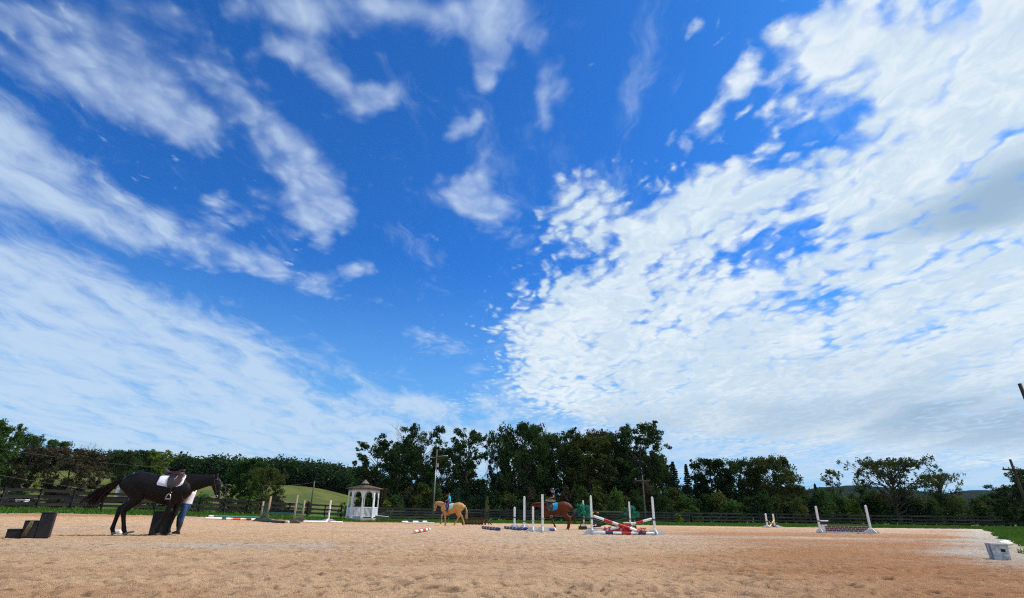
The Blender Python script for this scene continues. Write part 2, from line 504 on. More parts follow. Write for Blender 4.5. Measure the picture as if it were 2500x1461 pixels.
def arena_sd(x, y):
    """signed distance to the edge of the sand, negative inside"""
    x = np.asarray(x, float); y = np.asarray(y, float)
    d = np.full(x.shape, 1e9); ins = np.zeros(x.shape, bool)
    n = len(ARENA)
    for i in range(n):
        ax, ay = ARENA[i]; bx, by = ARENA[(i + 1) % n]
        ex, ey = bx - ax, by - ay
        t = np.clip(((x - ax) * ex + (y - ay) * ey) / (ex * ex + ey * ey), 0, 1)
        d = np.minimum(d, np.hypot(x - ax - t * ex, y - ay - t * ey))
        c = ((ay > y) != (by > y)) & (x < (bx - ax) * (y - ay) / (by - ay + 1e-12) + ax)
        ins ^= c
    d = np.where(ins, -d, d)
    return d + 0.7 * (vnoise(x * 0.45, y * 0.45, 901) - .5) + 0.35 * (vnoise(x * 1.7, y * 1.7, 902) - .5)

def land(x, y):
    x = np.asarray(x, float); y = np.asarray(y, float)
    z = 0.66 * sm((-x - 13) / 25) * sm((y - 18) / 24)
    z = z + 8.6 * sm((-x - 22) / 50) * sm((y - 62) / 130)
    z = z + 4.2 * sm((-x - 58) / 40) * sm((y - 68) / 60) * (1 - sm((y - 126) / 44))
    z = z + 0.30 * sm((-x - 25) / 80) * np.maximum(y - 190, 0) * 0.16
    z = z + 0.5 * (fbm(x * 0.05, y * 0.05, 5, 3) - 0.5) * sm((np.hypot(x, y) - 75) / 50)
    return z

def ground(x, y):
    """height of the visible ground"""
    sd = arena_sd(x, y)
    return land(x, y) + 0.14 * sm(sd / 2.2) * np.where(np.asarray(y) > 12, 1, 0.3)

def gz(x, y):
    return float(ground(np.array([float(x)]), np.array([float(y)]))[0])

def along(px, py, Y):
    """the point in that direction whose distance ahead is Y metres"""
    d = ray(px, py); return CAM_P + d * (Y / d.y)

def spot(px, py):
    """where that direction meets the ground"""
    d = ray(px, py); lo = 2.0; p = None; prev = None
    Y = 3.0
    while Y < 400:
        q = CAM_P + d * (Y / d.y)
        if q.z <= gz(q.x, q.y): break
        prev = Y; Y *= 1.02
    a, b = (prev or 3.0), Y
    for _ in range(18):
        m = (a + b) / 2; q = CAM_P + d * (m / d.y)
        if q.z <= gz(q.x, q.y): b = m
        else: a = m
    q = CAM_P + d * (b / d.y)
    return Vector((q.x, q.y, gz(q.x, q.y)))

def rise(p, px, py):
    """height above p of the point in direction (px, py) at the same distance ahead"""
    return along(px, py, p.y).z - p.z

# =================================================================== the ground
def ground_material():
    m = bpy.data.materials.new('sand'); m.use_nodes = True
    t = m.node_tree; t.nodes.clear(); nn = t.nodes.new; ll = t.links.new
    out = nn('ShaderNodeOutputMaterial'); p = nn('ShaderNodeBsdfPrincipled'); ll(p.outputs[0], out.inputs[0])
    p.inputs['Roughness'].default_value = 0.95; p.inputs['Specular IOR Level'].default_value = 0.1
    tcn = nn('ShaderNodeTexCoord')
    def attr(n):
        a = nn('ShaderNodeAttribute'); a.attribute_name = n; return a.outputs['Fac']
    def noise(sc, det=5, ro=0.6):
        n = nn('ShaderNodeTexNoise'); n.inputs['Scale'].default_value = sc; n.inputs['Detail'].default_value = det; n.inputs['Roughness'].default_value = ro
        ll(tcn.outputs['Object'], n.inputs['Vector']); return n.outputs['Fac']
    def mr(v, a, b, c=0, d=1):
        r = nn('ShaderNodeMapRange'); ll(v, r.inputs[0])
        for i, q in enumerate((a, b, c, d)): r.inputs[i + 1].default_value = q
        return r.outputs[0]
    def mix(f, a, b, bt='MIX'):
        x = nn('ShaderNodeMix'); x.data_type = 'RGBA'; x.blend_type = bt
        for k, v in ((0, f), (6, a), (7, b)):
            if isinstance(v, tuple): x.inputs[k].default_value = v + (1,)
            elif isinstance(v, float): x.inputs[k].default_value = v
            else: ll(v, x.inputs[k])
        return x.outputs[2]
    c = mix(mr(noise(0.9), 0.38, 0.66), SAND_TAN, SAND_TAN2)
    c = mix(attr('rust'), c, SAND_RUST)
    c = mix(attr('pale'), c, SAND_PALE)
    c = mix(mr(noise(70, 3, 0.7), 0.52, 0.74, 0, 0.55), c, (0.60, 0.47, 0.34))
    c = mix(mr(noise(42, 4, 0.8), 0.585, 0.66, 0, 0.85), c, (0.15, 0.085, 0.048))
    c = mix(mr(noise(13, 4, 0.75), 0.60, 0.66, 0, 0.75), c, (0.27, 0.145, 0.075))
    c = mix(mr(noise(17.3, 4, 0.75), 0.615, 0.67, 0, 0.6), c, (0.70, 0.56, 0.42))
    c = mix(attr('pit'), c, (0.27, 0.155, 0.085))
    ll(c, p.inputs['Base Color'])
    b = nn('ShaderNodeBump'); b.inputs['Strength'].default_value = 1.0; b.inputs['Distance'].default_value = 0.03
    ad = nn('ShaderNodeMath'); ad.operation = 'ADD'
    ll(noise(38, 5, 0.65), ad.inputs[0]); ll(noise(160, 2, 0.6), ad.inputs[1])
    ll(ad.outputs[0], b.inputs['Height']); ll(b.outputs[0], p.inputs['Normal'])
    return m
SAND_TAN = (0.68, 0.455, 0.265)
SAND_TAN2 = (0.59, 0.385, 0.225)
SAND_RUST = (0.46, 0.225, 0.10)
SAND_PALE = (0.56, 0.50, 0.42)

def cells(x, y, size, s):
    """distance field of jittered spots: returns (normalised distance to nearest active spot, its random value)"""
    gx = np.floor(x / size); gy = np.floor(y / size)
    best = np.full(x.shape, 9.0); val = np.zeros(x.shape)
    for i in (-1, 0, 1):
        for j in (-1, 0, 1):
            cx = gx + i; cy = gy + j
            jx = _hash(cx, cy, s); jy = _hash(cx, cy, s + 1); rv = _hash(cx, cy, s + 2); an = _hash(cx, cy, s + 3) * PI
            dx = x - (cx + 0.15 + 0.7 * jx) * size; dy = y - (cy + 0.15 + 0.7 * jy) * size
            u = dx * np.cos(an) + dy * np.sin(an); v = -dx * np.sin(an) + dy * np.cos(an)
            d = np.hypot(u / 1.25, v / 0.85) / (size * (0.22 + 0.30 * rv))
            m = d < best
            best = np.where(m, d, best); val = np.where(m, rv, val)
    return best, val

def build_sand():
    nr, na = 880, 800
    rr = 2.2 * (92.0 / 2.2) ** (np.linspace(0, 1, nr))
    aa = np.radians(np.linspace(-62, 57, na))
    R, A = np.meshgrid(rr, aa, indexing='ij')
    x = R * np.sin(A); y = R * np.cos(A)
    sd = arena_sd(x, y)
    z = land(x, y)
    fade = 1.0 / (1 + (R / 38.0) ** 2)
    w1 = fbm(x * 2.2 + 40, y * 3.0 + 11, 3, 5, 0.55) - 0.5
    w2 = fbm(x * 9 + 3, y * 11 + 7, 9, 4, 0.6) - 0.5
    d1, v1 = cells(x + 0.10 * (vnoise(x * 6, y * 6, 71) - .5), y + 0.10 * (vnoise(x * 6, y * 6, 72) - .5), 0.30, 21)
    pit = np.where(v1 > 0.42, np.exp(-(d1 * 1.45) ** 4), 0)
    rim = np.where(v1 > 0.42, np.exp(-((d1 - 1.35) / 0.35) ** 2), 0)
    d2, v2 = cells(x + .04 * (vnoise(x * 14, y * 14, 73) - .5), y, 0.135, 41)
    lump = np.where(v2 > 0.45, np.exp(-(d2 * 1.2) ** 2), 0)
    churn = 0.45 + 0.55 * sm((fbm(x * 0.35, y * 0.35, 77, 3) - 0.36) / 0.22)
    dz = 0.014 * w1 + 0.036 * w2 + churn * (-0.034 * pit + 0.018 * rim) + 0.022 * lump * (v2 - .62) * 2.2 * (0.4 + churn)
    z = z + dz * (0.55 + 0.6 * fade) - 0.02
    # edge of the sand: raggedly thinning under the grass
    z = np.where(sd > -0.15, z - 0.05 * sm((sd + 0.15) / 0.5), z)
    n1 = fbm(x * 0.16, y * 0.30, 101, 4); n2 = fbm(x * 0.6, y * 1.1, 131, 4)
    edge = sm((sd + 2.6 + 1.2 * (n2 - .5)) / 1.2)
    left = sm((10 - x) / 22)
    strip = sm((sd + 5.2) / 2.0) * (1 - sm((sd + 0.7) / 0.5)) * sm((y - 20) / 10) * (0.35 + 0.65 * left)
    right = sm((x - 0.20 * y + 0.5) / 5.0) * sm((60 - y) / 35)
    rust = np.clip(0.85 * strip + right * sm((n1 - 0.24) / 0.3) * 1.1 + 0.4 * sm((n1 - 0.56) / 0.16) + 0.35 * sm((y - 30) / 20) * left, 0, 1)
    pale = np.clip(sm((n2 * 0.5 + n1 * 0.5 - 0.53) / 0.14) * 0.5 * sm((y - 7) / 8) * (1 - .6 * right), 0, 1)
    def smudge(cx, cy, ax, ay, k):
        return k * np.exp(-(((x - cx) / ax) ** 2 + ((y - cy) / ay) ** 2)) * (0.55 + 0.9 * n2)
    pale = pale + smudge(4.0, 23.3, 7.5, 2.4, 0.6) + smudge(16.5, 23.5, 6.5, 1.8, 0.40) + smudge(0.5, 31, 3, 2, 0.5) + smudge(-7, 13.0, 3.5, 1.2, 0.5) + smudge(26, 37, 12, 4, 0.6) + smudge(-4.6, 27, 2.2, 1.0, 0.8) + smudge(2, 17, 5, 2.2, 0.45)
    rim_r = sm((sd + 2.3 + 2.0 * (n2 - .5)) / 1.6) * sm((x - 6) / 5) * (x > 0.55 * y)
    pale = np.clip(pale + 1.0 * rim_r + 0.75 * sm((sd + 0.9) / 0.6) * (y > 20) + sm((y - 44) / 14) * sm((x - 28) / 10) * 0.7, 0, 1)
    pitc = np.clip(churn * pit ** 1.5 * 0.8 + 0.8 * np.where((v2 > .45) & (v2 < .62), np.exp(-(d2 * 1.3) ** 2), 0) + 0.35 * sm((0.40 - fbm(x * 5, y * 9, 201, 3)) / 0.10), 0, 1) * np.clip(1.2 - pale * .6, 0, 1)
    verts = np.stack([x, y, z], -1).reshape(-1, 3)
    idx = np.arange(nr * na).reshape(nr, na)
    q = np.stack([idx[:-1, :-1], idx[:-1, 1:], idx[1:, 1:], idx[1:, :-1]], -1).reshape(-1, 4)[:, ::-1]
    keep = (sd.reshape(-1)[q] < 0.25 + 0.5 * (n2.reshape(-1)[q] - .5)).all(1)
    q = q[keep]
    used = np.unique(q); remap = np.full(nr * na, -1); remap[used] = np.arange(len(used))
    me = np_mesh('arena_sand', verts[used], remap[q], ground_material(),
                 {'rust': rust.ravel()[used], 'pale': pale.ravel()[used], 'pit': pitc.ravel()[used]}, True)
    link('arena_sand', me, kind='structure')
build_sand()

def turf_material():
    m = bpy.data.materials.new('turf'); m.use_nodes = True
    t = m.node_tree; t.nodes.clear(); nn = t.nodes.new; ll = t.links.new
    out = nn('ShaderNodeOutputMaterial'); p = nn('ShaderNodeBsdfPrincipled'); ll(p.outputs[0], out.inputs[0])
    p.inputs['Roughness'].default_value = 0.9; p.inputs['Specular IOR Level'].default_value = 0.1
    tcn = nn('ShaderNodeTexCoord')
    a = nn('ShaderNodeAttribute'); a.attribute_name = 'meadow'
    def noise(sc, det=5):
        n = nn('ShaderNodeTexNoise'); n.inputs['Scale'].default_value = sc; n.inputs['Detail'].default_value = det
        ll(tcn.outputs['Object'], n.inputs['Vector']); return n.outputs['Fac']
    def mr(v, lo, hi, c=0, d=1):
        r = nn('ShaderNodeMapRange'); ll(v, r.inputs[0])
        for i, q in enumerate((lo, hi, c, d)): r.inputs[i + 1].default_value = q
        return r.outputs[0]
    def mix(f, x, y):
        n = nn('ShaderNodeMix'); n.data_type = 'RGBA'
        for k, v in ((0, f), (6, x), (7, y)):
            if isinstance(v, tuple): n.inputs[k].default_value = v + (1,)
            else: ll(v, n.inputs[k])
        return n.outputs[2]
    g = mix(mr(noise(0.7), 0.35, 0.65), (0.05, 0.12, 0.016), (0.09, 0.165, 0.026))
    y = mix(mr(noise(0.16, 8), 0.40, 0.60), (0.125, 0.13, 0.032), (0.065, 0.095, 0.022))
    c = mix(a.outputs['Fac'], g, y)
    c = mix(mr(noise(30, 3), 0.45, 0.75, 0, 0.5), c, (0.03, 0.05, 0.012))
    ll(c, p.inputs['Base Color'])
    b = nn('ShaderNodeBump'); b.inputs['Strength'].default_value = 1.0; b.inputs['Distance'].default_value = 0.08
    ll(noise(14, 6), b.inputs['Height']); ll(b.outputs[0], p.inputs['Normal'])
    return m

def build_turf():
    # one sheet to the horizon, finer near the arena
    nr, na = 260, 300
    rr = np.concatenate([[0.0], 1.5 * (5200.0 / 1.5) ** np.linspace(0, 1, nr - 1)])
    aa = np.radians(np.linspace(-180, 180, na))
    R, A = np.meshgrid(rr, aa, indexing='ij')
    x = R * np.sin(A); y = R * np.cos(A)
    sd = arena_sd(x, y)
    z = ground(x, y) * np.where(R < 700, 1, 1) - 0.04
    far = sm((R - 320) / 500)
    z = z * (1 - far) + far * 4.0 * np.where(y > 0, 1, 0.2)
    z = np.where(sd < -0.4, z - 0.16 * sm((-sd - 0.4) / 0.8), z)
    me_ = sm((land(x, y) - 0.75) / 1.2)
    verts = np.stack([x, y, z], -1).reshape(-1, 3)
    idx = np.arange(nr * na).reshape(nr, na)
    q = np.stack([idx[:-1, :-1], idx[:-1, 1:], idx[1:, 1:], idx[1:, :-1]], -1).reshape(-1, 4)[:, ::-1]
    link('ground', np_mesh('ground', verts, q, turf_material(), {'meadow': me_.ravel()}, True), kind='structure')
build_turf()

def build_blades():
    """short grass along the edges of the sand and on the strip at the right"""
    rng = np.random.default_rng(4)
    x = rng.uniform(-42, 75, 900000); y = rng.uniform(8, 92, 900000)
    sd = arena_sd(x, y)
    d = np.hypot(x, y)
    keep = (sd > 0.02) & (sd < np.where(x > 8, 16, 12)) & (np.abs(np.degrees(np.arctan2(x, y))) < 50)
    keep &= rng.random(x.size) < np.clip(26.0 / d, 0, 1) * np.where(sd < 3, 1, 0.45)
    x, y, sd, d = x[keep], y[keep], sd[keep], d[keep]
    n = len(x)
    z = ground(x, y) - 0.05
    h = rng.uniform(0.06, 0.17, n) * (0.8 + 0.8 * vnoise(x * .5, y * .5, 7)); w = 0.012 + 0.0008 * d
    a = rng.uniform(0, 2 * PI, n); lx = rng.normal(0, .05, n); ly = rng.normal(0, .05, n)
    b0 = np.stack([x - w * np.cos(a), y - w * np.sin(a), z], -1); b1 = np.stack([x + w * np.cos(a), y + w * np.sin(a), z], -1)
    tp = np.stack([x + lx, y + ly, z + 0.04 + h], -1)
    v = np.stack([b0, b1, tp], 1).reshape(-1, 3)
    f = np.arange(3 * n).reshape(-1, 3)
    tint = np.repeat(np.clip(vnoise(x * .3, y * .3, 3) * .6 + rng.random(n) * .4, 0, 1), 3)
    mat = leaf_mat('grass_blade', (0.05, 0.135, 0.015), (0.11, 0.18, 0.028))
    link('grass', np_mesh('grass', v, f, mat, {'tint': tint}), kind='stuff')
build_blades()

# distant wooded mountains on the right
def mountain(name, X0, X1, Y, hts, depth):
    xs = np.linspace(X0, X1, 120); ys = np.linspace(-1, 1, 40)
    X, V = np.meshgrid(xs, ys, indexing='ij')
    prof = np.interp((X - X0) / (X1 - X0), np.linspace(0, 1, len(hts)), hts)
    z = prof * (1 - np.abs(V) ** 1.6) + 5 * (fbm(X * .02, V * 9, 61, 4) - .5) + 5 * (fbm(X * .12, V * 40, 63, 3) - .5)
    verts = np.stack([X, Y + V * depth, z - 2], -1).reshape(-1, 3)
    idx = np.arange(120 * 40).reshape(120, 40)
    q = np.stack([idx[:-1, :-1], idx[1:, :-1], idx[1:, 1:], idx[:-1, 1:]], -1).reshape(-1, 4)
    mt = new_mat('far_wood', (0.010, 0.020, 0.016), 1.0, 0.0, scale=0.05, var2=(0.006, 0.012, 0.010), bump=1.0, bscale=0.25)
    link(name, np_mesh(name, verts, q, mt, None, True), kind='structure')
mountain('mountain', 560, 1330, 1500, [0, 40, 66, 84, 90, 84, 74, 62, 40, 0], 420)
mountain('mountain', 1080, 2100, 1650, [0, 60, 88, 92, 96, 104, 96, 80, 0], 420)

# =================================================================== trees
LEAF = {
    'dark':   leaf_mat('leaf_dark_green', (0.017, 0.042, 0.012), (0.042, 0.080, 0.020)),
    'green':  leaf_mat('leaf_green', (0.028, 0.075, 0.014), (0.065, 0.125, 0.024)),
    'olive':  leaf_mat('leaf_olive', (0.045, 0.066, 0.014), (0.095, 0.115, 0.024)),
    'brown':  leaf_mat('leaf_brown', (0.042, 0.040, 0.022), (0.070, 0.058, 0.032)),
    'lime':   leaf_mat('leaf_lime', (0.085, 0.14, 0.014), (0.17, 0.22, 0.026)),
    'blue':   leaf_mat('leaf_blue_green', (0.016, 0.042, 0.024), (0.030, 0.065, 0.034)),
    'rust':   leaf_mat('leaf_rusty', (0.075, 0.070, 0.018), (0.13, 0.085, 0.022)),
}
BARK = new_mat('bark', (0.075, 0.060, 0.048), 0.95, 0.1, scale=3.0, var2=(0.040, 0.033, 0.028), bump=0.8, bscale=9, stretch=(1, 1, 0.25))
BARK_PALE = new_mat('bark_pale', (0.20, 0.175, 0.15), 0.95, 0.1, scale=3.0, var2=(0.11, 0.095, 0.08), bump=0.6, bscale=9, stretch=(1, 1, 0.25))

def leaf_cards(rng, cen, rad, cnt, size, flat=0.75, hang=0.0):
    """cen (k,3), rad (k,), cnt (k,) -> leaf sprays as small creased quads"""
    cen = np.asarray(cen); rad = np.asarray(rad); cnt = np.asarray(cnt, int)
    idx = np.repeat(np.arange(len(cen)), cnt); n = len(idx)
    d = rng.normal(size=(n, 3)); d /= np.linalg.norm(d, axis=1)[:, None] + 1e-9
    r = rng.random(n) ** 0.45
    p = cen[idx] + d * (r * rad[idx])[:, None] * np.array([1, 1, flat])
    p[:, 2] -= hang * rng.random(n) * rad[idx]
    u = rng.normal(size=(n, 3)); u[:, 2] *= 0.6; u /= np.linalg.norm(u, axis=1)[:, None] + 1e-9
    w = np.cross(u, rng.normal(size=(n, 3))); w /= np.linalg.norm(w, axis=1)[:, None] + 1e-9
    s = size * rng.uniform(0.6, 1.35, n)
    a = u * s[:, None]; b = w * (s * rng.uniform(0.45, 0.75, n))[:, None]
    nrm = np.cross(u, w) * (s * 0.22)[:, None]
    v = np.stack([p - a, p - b + nrm, p + a, p + b + nrm], 1).reshape(-1, 3)
    f = np.arange(4 * n).reshape(-1, 4)
    ct = rng.random(len(cen))
    tint = np.repeat(np.clip(ct[idx] * 0.7 + rng.random(n) * 0.4 - .05, 0, 1), 4)
    return v, f, tint

def branch_pts(rng, a, b, sag, n=5, wob=0.06):
    a = Vector(a); b = Vector(b); out = []; ln = (b - a).length
    for i in range(n):
        t = i / (n - 1)
        p = a.lerp(b, t); p.z += sag * ln * math.sin(PI * t)
        if 0 < i < n - 1: p += Vector((rng.normal(), rng.normal(), rng.normal())) * (wob * ln)
        out.append(p)
    return out

ENV = {
    'oval':   [(0, .25), (.2, .75), (.45, 1.0), (.7, .85), (.9, .5), (1, .2)],
    'round':  [(0, .45), (.2, .9), (.5, 1.0), (.75, .85), (.92, .5), (1, .25)],
    'vase':   [(0, .2), (.3, .5), (.6, .85), (.85, 1.0), (1, .65)],
    'spread': [(0, .55), (.25, 1.0), (.5, .95), (.75, .65), (.95, .4), (1, .25)],
    'column': [(0, .7), (.3, .95), (.6, 1.0), (.85, .8), (1, .45)],
}
def gen_tree(seed, H, W, base=0.25, nb=20, leaf=0.26, per=46, env='oval', clump=0.10, sub=3, dead_top=0.0, up=0.35, trunk_r=None, gapw=0.0):
    rng = np.random.default_rng(seed)
    e = ENV[env]; ex = [q[0] for q in e]; ey = [q[1] for q in e]
    mb = MB(); tr = trunk_r or 0.020 * H
    tp = []; x = y = 0.0
    for i in range(8):
        t = i / 7; tp.append(Vector((x, y, t * H * 0.88)))
        x += rng.normal() * 0.022 * H; y += rng.normal() * 0.022 * H
    mb.tube(tp, [tr * (1.25 if i == 0 else 1.0) * (1 - 0.86 * i / 7) for i in range(8)], 8)
    def tpos(h):
        k = min(6.999, h / (H * 0.88) * 7); i = int(k); return tp[i].lerp(tp[i + 1], k - i)
    cen = []; rad = []; cnt = []
    az = rng.random() * 6.28
    for b in range(nb):
        t = base * 0.75 + (0.97 - base * 0.75) * (b + rng.random()) / nb
        az += 2.4 + rng.normal() * 0.5
        u = np.clip((t - base) / (1 - base), 0, 1)
        R = max(0.12 * W, W / 2 * np.interp(u, ex, ey) * rng.uniform(0.75, 1.08))
        a = tpos(min(t, 0.97) * H * 0.86)
        rise_ = R * (up + 0.45 * u) * rng.uniform(0.6, 1.3)
        end = Vector((a.x + math.cos(az) * R, a.y + math.sin(az) * R, min(a.z + rise_, H * 0.985)))
        br = branch_pts(rng, a, end, 0.06)
        r0 = max(0.035, tr * 0.42 * (1 - 0.6 * t))
        mb.tube(br, [r0 * (1 - 0.85 * i / 4) for i in range(5)], 5, cap=False)
        bare = t > 1 - dead_top
        ends = [end]
        for s in range(sub):
            k = rng.uniform(0.35, 0.95); i = min(3, int(k * 4)); q = br[i].lerp(br[i + 1], k * 4 - i)
            d2 = Vector((math.cos(az + rng.normal() * 0.9), math.sin(az + rng.normal() * 0.9), rng.uniform(-0.15, 0.8))) * (R * rng.uniform(0.28, 0.5))
            e2 = q + d2; e2.z = min(e2.z, H * 0.99)
            mb.tube(branch_pts(rng, q, e2, 0.05, 4), [r0 * .38, r0 * .28, r0 * .18, r0 * .08], 4, cap=False)
            ends.append(e2)
            if bare:
                for _ in range(3):
                    d3 = Vector((rng.normal() * .6, rng.normal() * .6, rng.uniform(.1, 1))) * (R * 0.28)
                    mb.tube([q.lerp(e2, rng.uniform(.4, 1)), e2 + d3], [r0 * .12, 0.008], 3, cap=False)
        if bare: continue
        for p in ends + [br[3].lerp(br[4], .3)]:
            if rng.random() < gapw: continue
            c = clump * W * rng.uniform(0.65, 1.25)
            cen.append(tuple(p)); rad.append(c); cnt.append(int(per * rng.uniform(0.6, 1.3)))
            if rng.random() < 0.6:
                cen.append(tuple(p + Vector((rng.normal(), rng.normal(), rng.normal() * .7)) * c * 0.9)); rad.append(c * 0.6); cnt.append(int(per * 0.4))
    v, f, tint = leaf_cards(rng, cen, rad, cnt, leaf)
    return mb.mesh('trunk', BARK), np_mesh('crown', v, f, LEAF['green'], {'tint': tint}), H, W

def gen_conifer(seed, H, W):
    rng = np.random.default_rng(seed); mb = MB()
    mb.tube([(0, 0, 0), (0, 0, H * .5), (0, 0, H)], [0.018 * H, 0.011 * H, 0.01], 7)
    cen = []; rad = []; cnt = []; z = 0.10 * H
    while z < 0.985 * H:
        u = z / H; R = W / 2 * (1 - u) ** 0.85 * rng.uniform(.85, 1.1) + 0.06
        for k in range(7):
            a = rng.random() * 6.28; Rk = R * rng.uniform(.7, 1.12)
            end = Vector((math.cos(a) * Rk, math.sin(a) * Rk, z - 0.18 * Rk + 0.22 * Rk * u))
            mb.tube([(0, 0, z), end], [0.03, 0.008], 3, cap=False)
            for q in (0.35, 0.6, 0.82, 1.0):
                p = Vector((0, 0, z)).lerp(end, q); cen.append(tuple(p)); rad.append(0.10 * W * (1.1 - 0.5 * q) * (1.1 - u) + .10); cnt.append(9)
        z += 0.042 * H * (1.15 - .5 * u)
    v, f, tint = leaf_cards(rng, cen, rad, cnt, 0.22, 0.45, 0.5)
    return mb.mesh('trunk', BARK), np_mesh('crown', v, f, LEAF['blue'], {'tint': tint}), H, W

def gen_shrub(seed, H, W, leaf=0.17, per=40, k=46, loose=0.0):
    rng = np.random.default_rng(seed); mb = MB(); cen = []; rad = []; cnt = []
    for i in range(k):
        a = rng.random() * 6.28; rr_ = rng.random() ** 0.5; hh = rng.random() ** 0.8
        env = math.sqrt(max(0, 1 - (hh * 0.97) ** 2.2)) * rng.uniform(.8, 1.1)
        p = Vector((math.cos(a) * rr_ * env * W * .42, math.sin(a) * rr_ * env * W * .42, 0.10 * H + hh * 0.80 * H * rng.uniform(.85, 1.08)))
        cen.append(tuple(p)); rad.append(0.15 * W * rng.uniform(.55, 1.2) * (1 - .45 * hh * loose)); cnt.append(int(per * rng.uniform(.6, 1.3)))
        if i % 3 == 0: mb.tube([(rng.normal() * .06 * W, rng.normal() * .06 * W, -0.05), p * 0.55 + Vector((0, 0, .1)), p], [0.03, 0.02, 0.008], 4, cap=False)
    v, f, tint = leaf_cards(rng, cen, rad, cnt, leaf, 0.9)
    v[:, 2] = np.maximum(v[:, 2], 0.02)
    return mb.mesh('stem', BARK), np_mesh('crown', v, f, LEAF['green'], {'tint': tint}), H, W

def gen_bare(seed, H, W, base=0.25, nb=22, fan=0.9, r=0.016):
    rng = np.random.default_rng(seed); mb = MB(); tr = r * H
    tp = [Vector((rng.normal() * .02 * H * i / 5, rng.normal() * .02 * H * i / 5, H * .9 * i / 5)) for i in range(6)]
    mb.tube(tp, [tr * (1 - .85 * i / 5) for i in range(6)], 7)
    def grow(p, d, ln, rad_, lev):
        e = p + d * ln
        m = p.lerp(e, .5) + Vector((rng.normal(), rng.normal(), rng.normal())) * ln * .06
        mb.tube([p, m, e], [rad_, rad_ * .7, max(.006, rad_ * .35)], 4 if lev < 2 else 3, cap=False)
        if lev >= 3: return
        for _ in range(3 if lev < 2 else 2):
            k = rng.uniform(.35, 1); q = p.lerp(e, k)
            dd = (d + Vector((rng.normal(), rng.normal(), rng.normal() * .6 + .25)) * .62).normalized()
            grow(q, dd, ln * rng.uniform(.45, .68), max(.007, rad_ * .5), lev + 1)
    az = 0
    for b in range(nb):
        t = base + (.95 - base) * b / nb; az += 2.4
        a = tp[min(4, int(t * 5))].lerp(tp[min(5, int(t * 5) + 1)], t * 5 - int(t * 5))
        d = Vector((math.cos(az) * fan, math.sin(az) * fan, rng.uniform(.35, .9))).normalized()
        grow(a, d, W * .30 * rng.uniform(.7, 1.1) * (1.1 - .4 * t), tr * .35, 0)
    return mb.mesh('branches', BARK), None, H, W

PROTO = {
    'oval':   [gen_tree(11, 16, 9, .18, 34, .23, 62, 'oval'), gen_tree(12, 16, 9, .22, 34, .23, 62, 'oval', .11)],
    'round':  [gen_tree(21, 13, 12, .16, 38, .23, 62, 'round', .095), gen_tree(22, 14, 11, .2, 36, .23, 62, 'round', .10)],
    'sparse': [gen_tree(31, 16, 11, .18, 34, .22, 44, 'vase', .075, 4, 0.0, .5, gapw=.12), gen_tree(32, 16, 9, .22, 32, .21, 44, 'column', .08, 4, .0, .5, gapw=.15)],
    'deadtop': [gen_tree(41, 17, 11, .2, 30, .27, 40, 'oval', .085, 4, .30, .6)],
    'column': [gen_tree(51, 17, 8, .10, 42, .22, 62, 'column', .11), gen_tree(52, 17, 9, .12, 44, .21, 50, 'column', .085, 4)],
    'spread': [gen_tree(61, 11, 17, .28, 40, .19, 24, 'spread', .040, 6, 0, .42, .55, gapw=.22)],
    'small':  [gen_tree(71, 8, 4.5, .36, 24, .15, 22, 'vase', .085, 4, 0, .6, gapw=.2)],
    'conifer': [gen_conifer(81, 14, 6), gen_conifer(82, 13, 5)],
    'shrub':  [gen_shrub(91, 4, 5), gen_shrub(92, 4.5, 4.4), gen_shrub(93, 3.6, 5.5, .2, 34, 50)],
    'weed':   [gen_shrub(94, 2, 2.2, .10, 26, 30, 1), gen_shrub(95, 2.2, 1.8, .10, 24, 28, 1)],
    'bare':   [gen_bare(96, 10, 12, .25, 24)],
    'sapling': [gen_bare(97, 8, 3.6, .12, 12, .45, .008), gen_bare(98, 8, 3.0, .1, 10, .4, .008)],
}
def plant(kind, name, cat, label, px, top, width, Y, col='green', group=None, i=0, rot=None, sink=0.15, bark=None, lean=0.0):
    """a tree standing Y metres ahead, its height and spread taken from its outline"""
    tm, cm, H0, W0 = PROTO[kind][i % len(PROTO[kind])]
    # x at mid height, z on the ground below
    q = along(px, top, Y); X = q.x
    z0 = gz(X, Y) - sink
    h = q.z - z0
    w = abs(along(px + width / 2, top, Y).x - along(px - width / 2, top, Y).x)
    t = thing(name, label, cat, (X, Y, z0), 0.0, group)
    rr_ = (hash((px * 7 + top * 13 + int(Y))) % 628) / 100 if rot is None else rot
    sc = (w / W0 * 0.93, w / W0 * 0.93, h / H0)
    t.rotation_euler = (0, lean, rr_) if not lean else (0, lean, 0)
    parts = [('stem' if kind in ('shrub', 'weed') else 'trunk' if cm else 'branches', tm, bark or BARK)]
    if cm: parts.append(('crown', cm, LEAF[col]))
    for pn, me, mat in parts:
        o = link(pn, me, t); o.scale = sc
        o.material_slots[0].link = 'OBJECT'; o.material_slots[0].material = mat
    return t

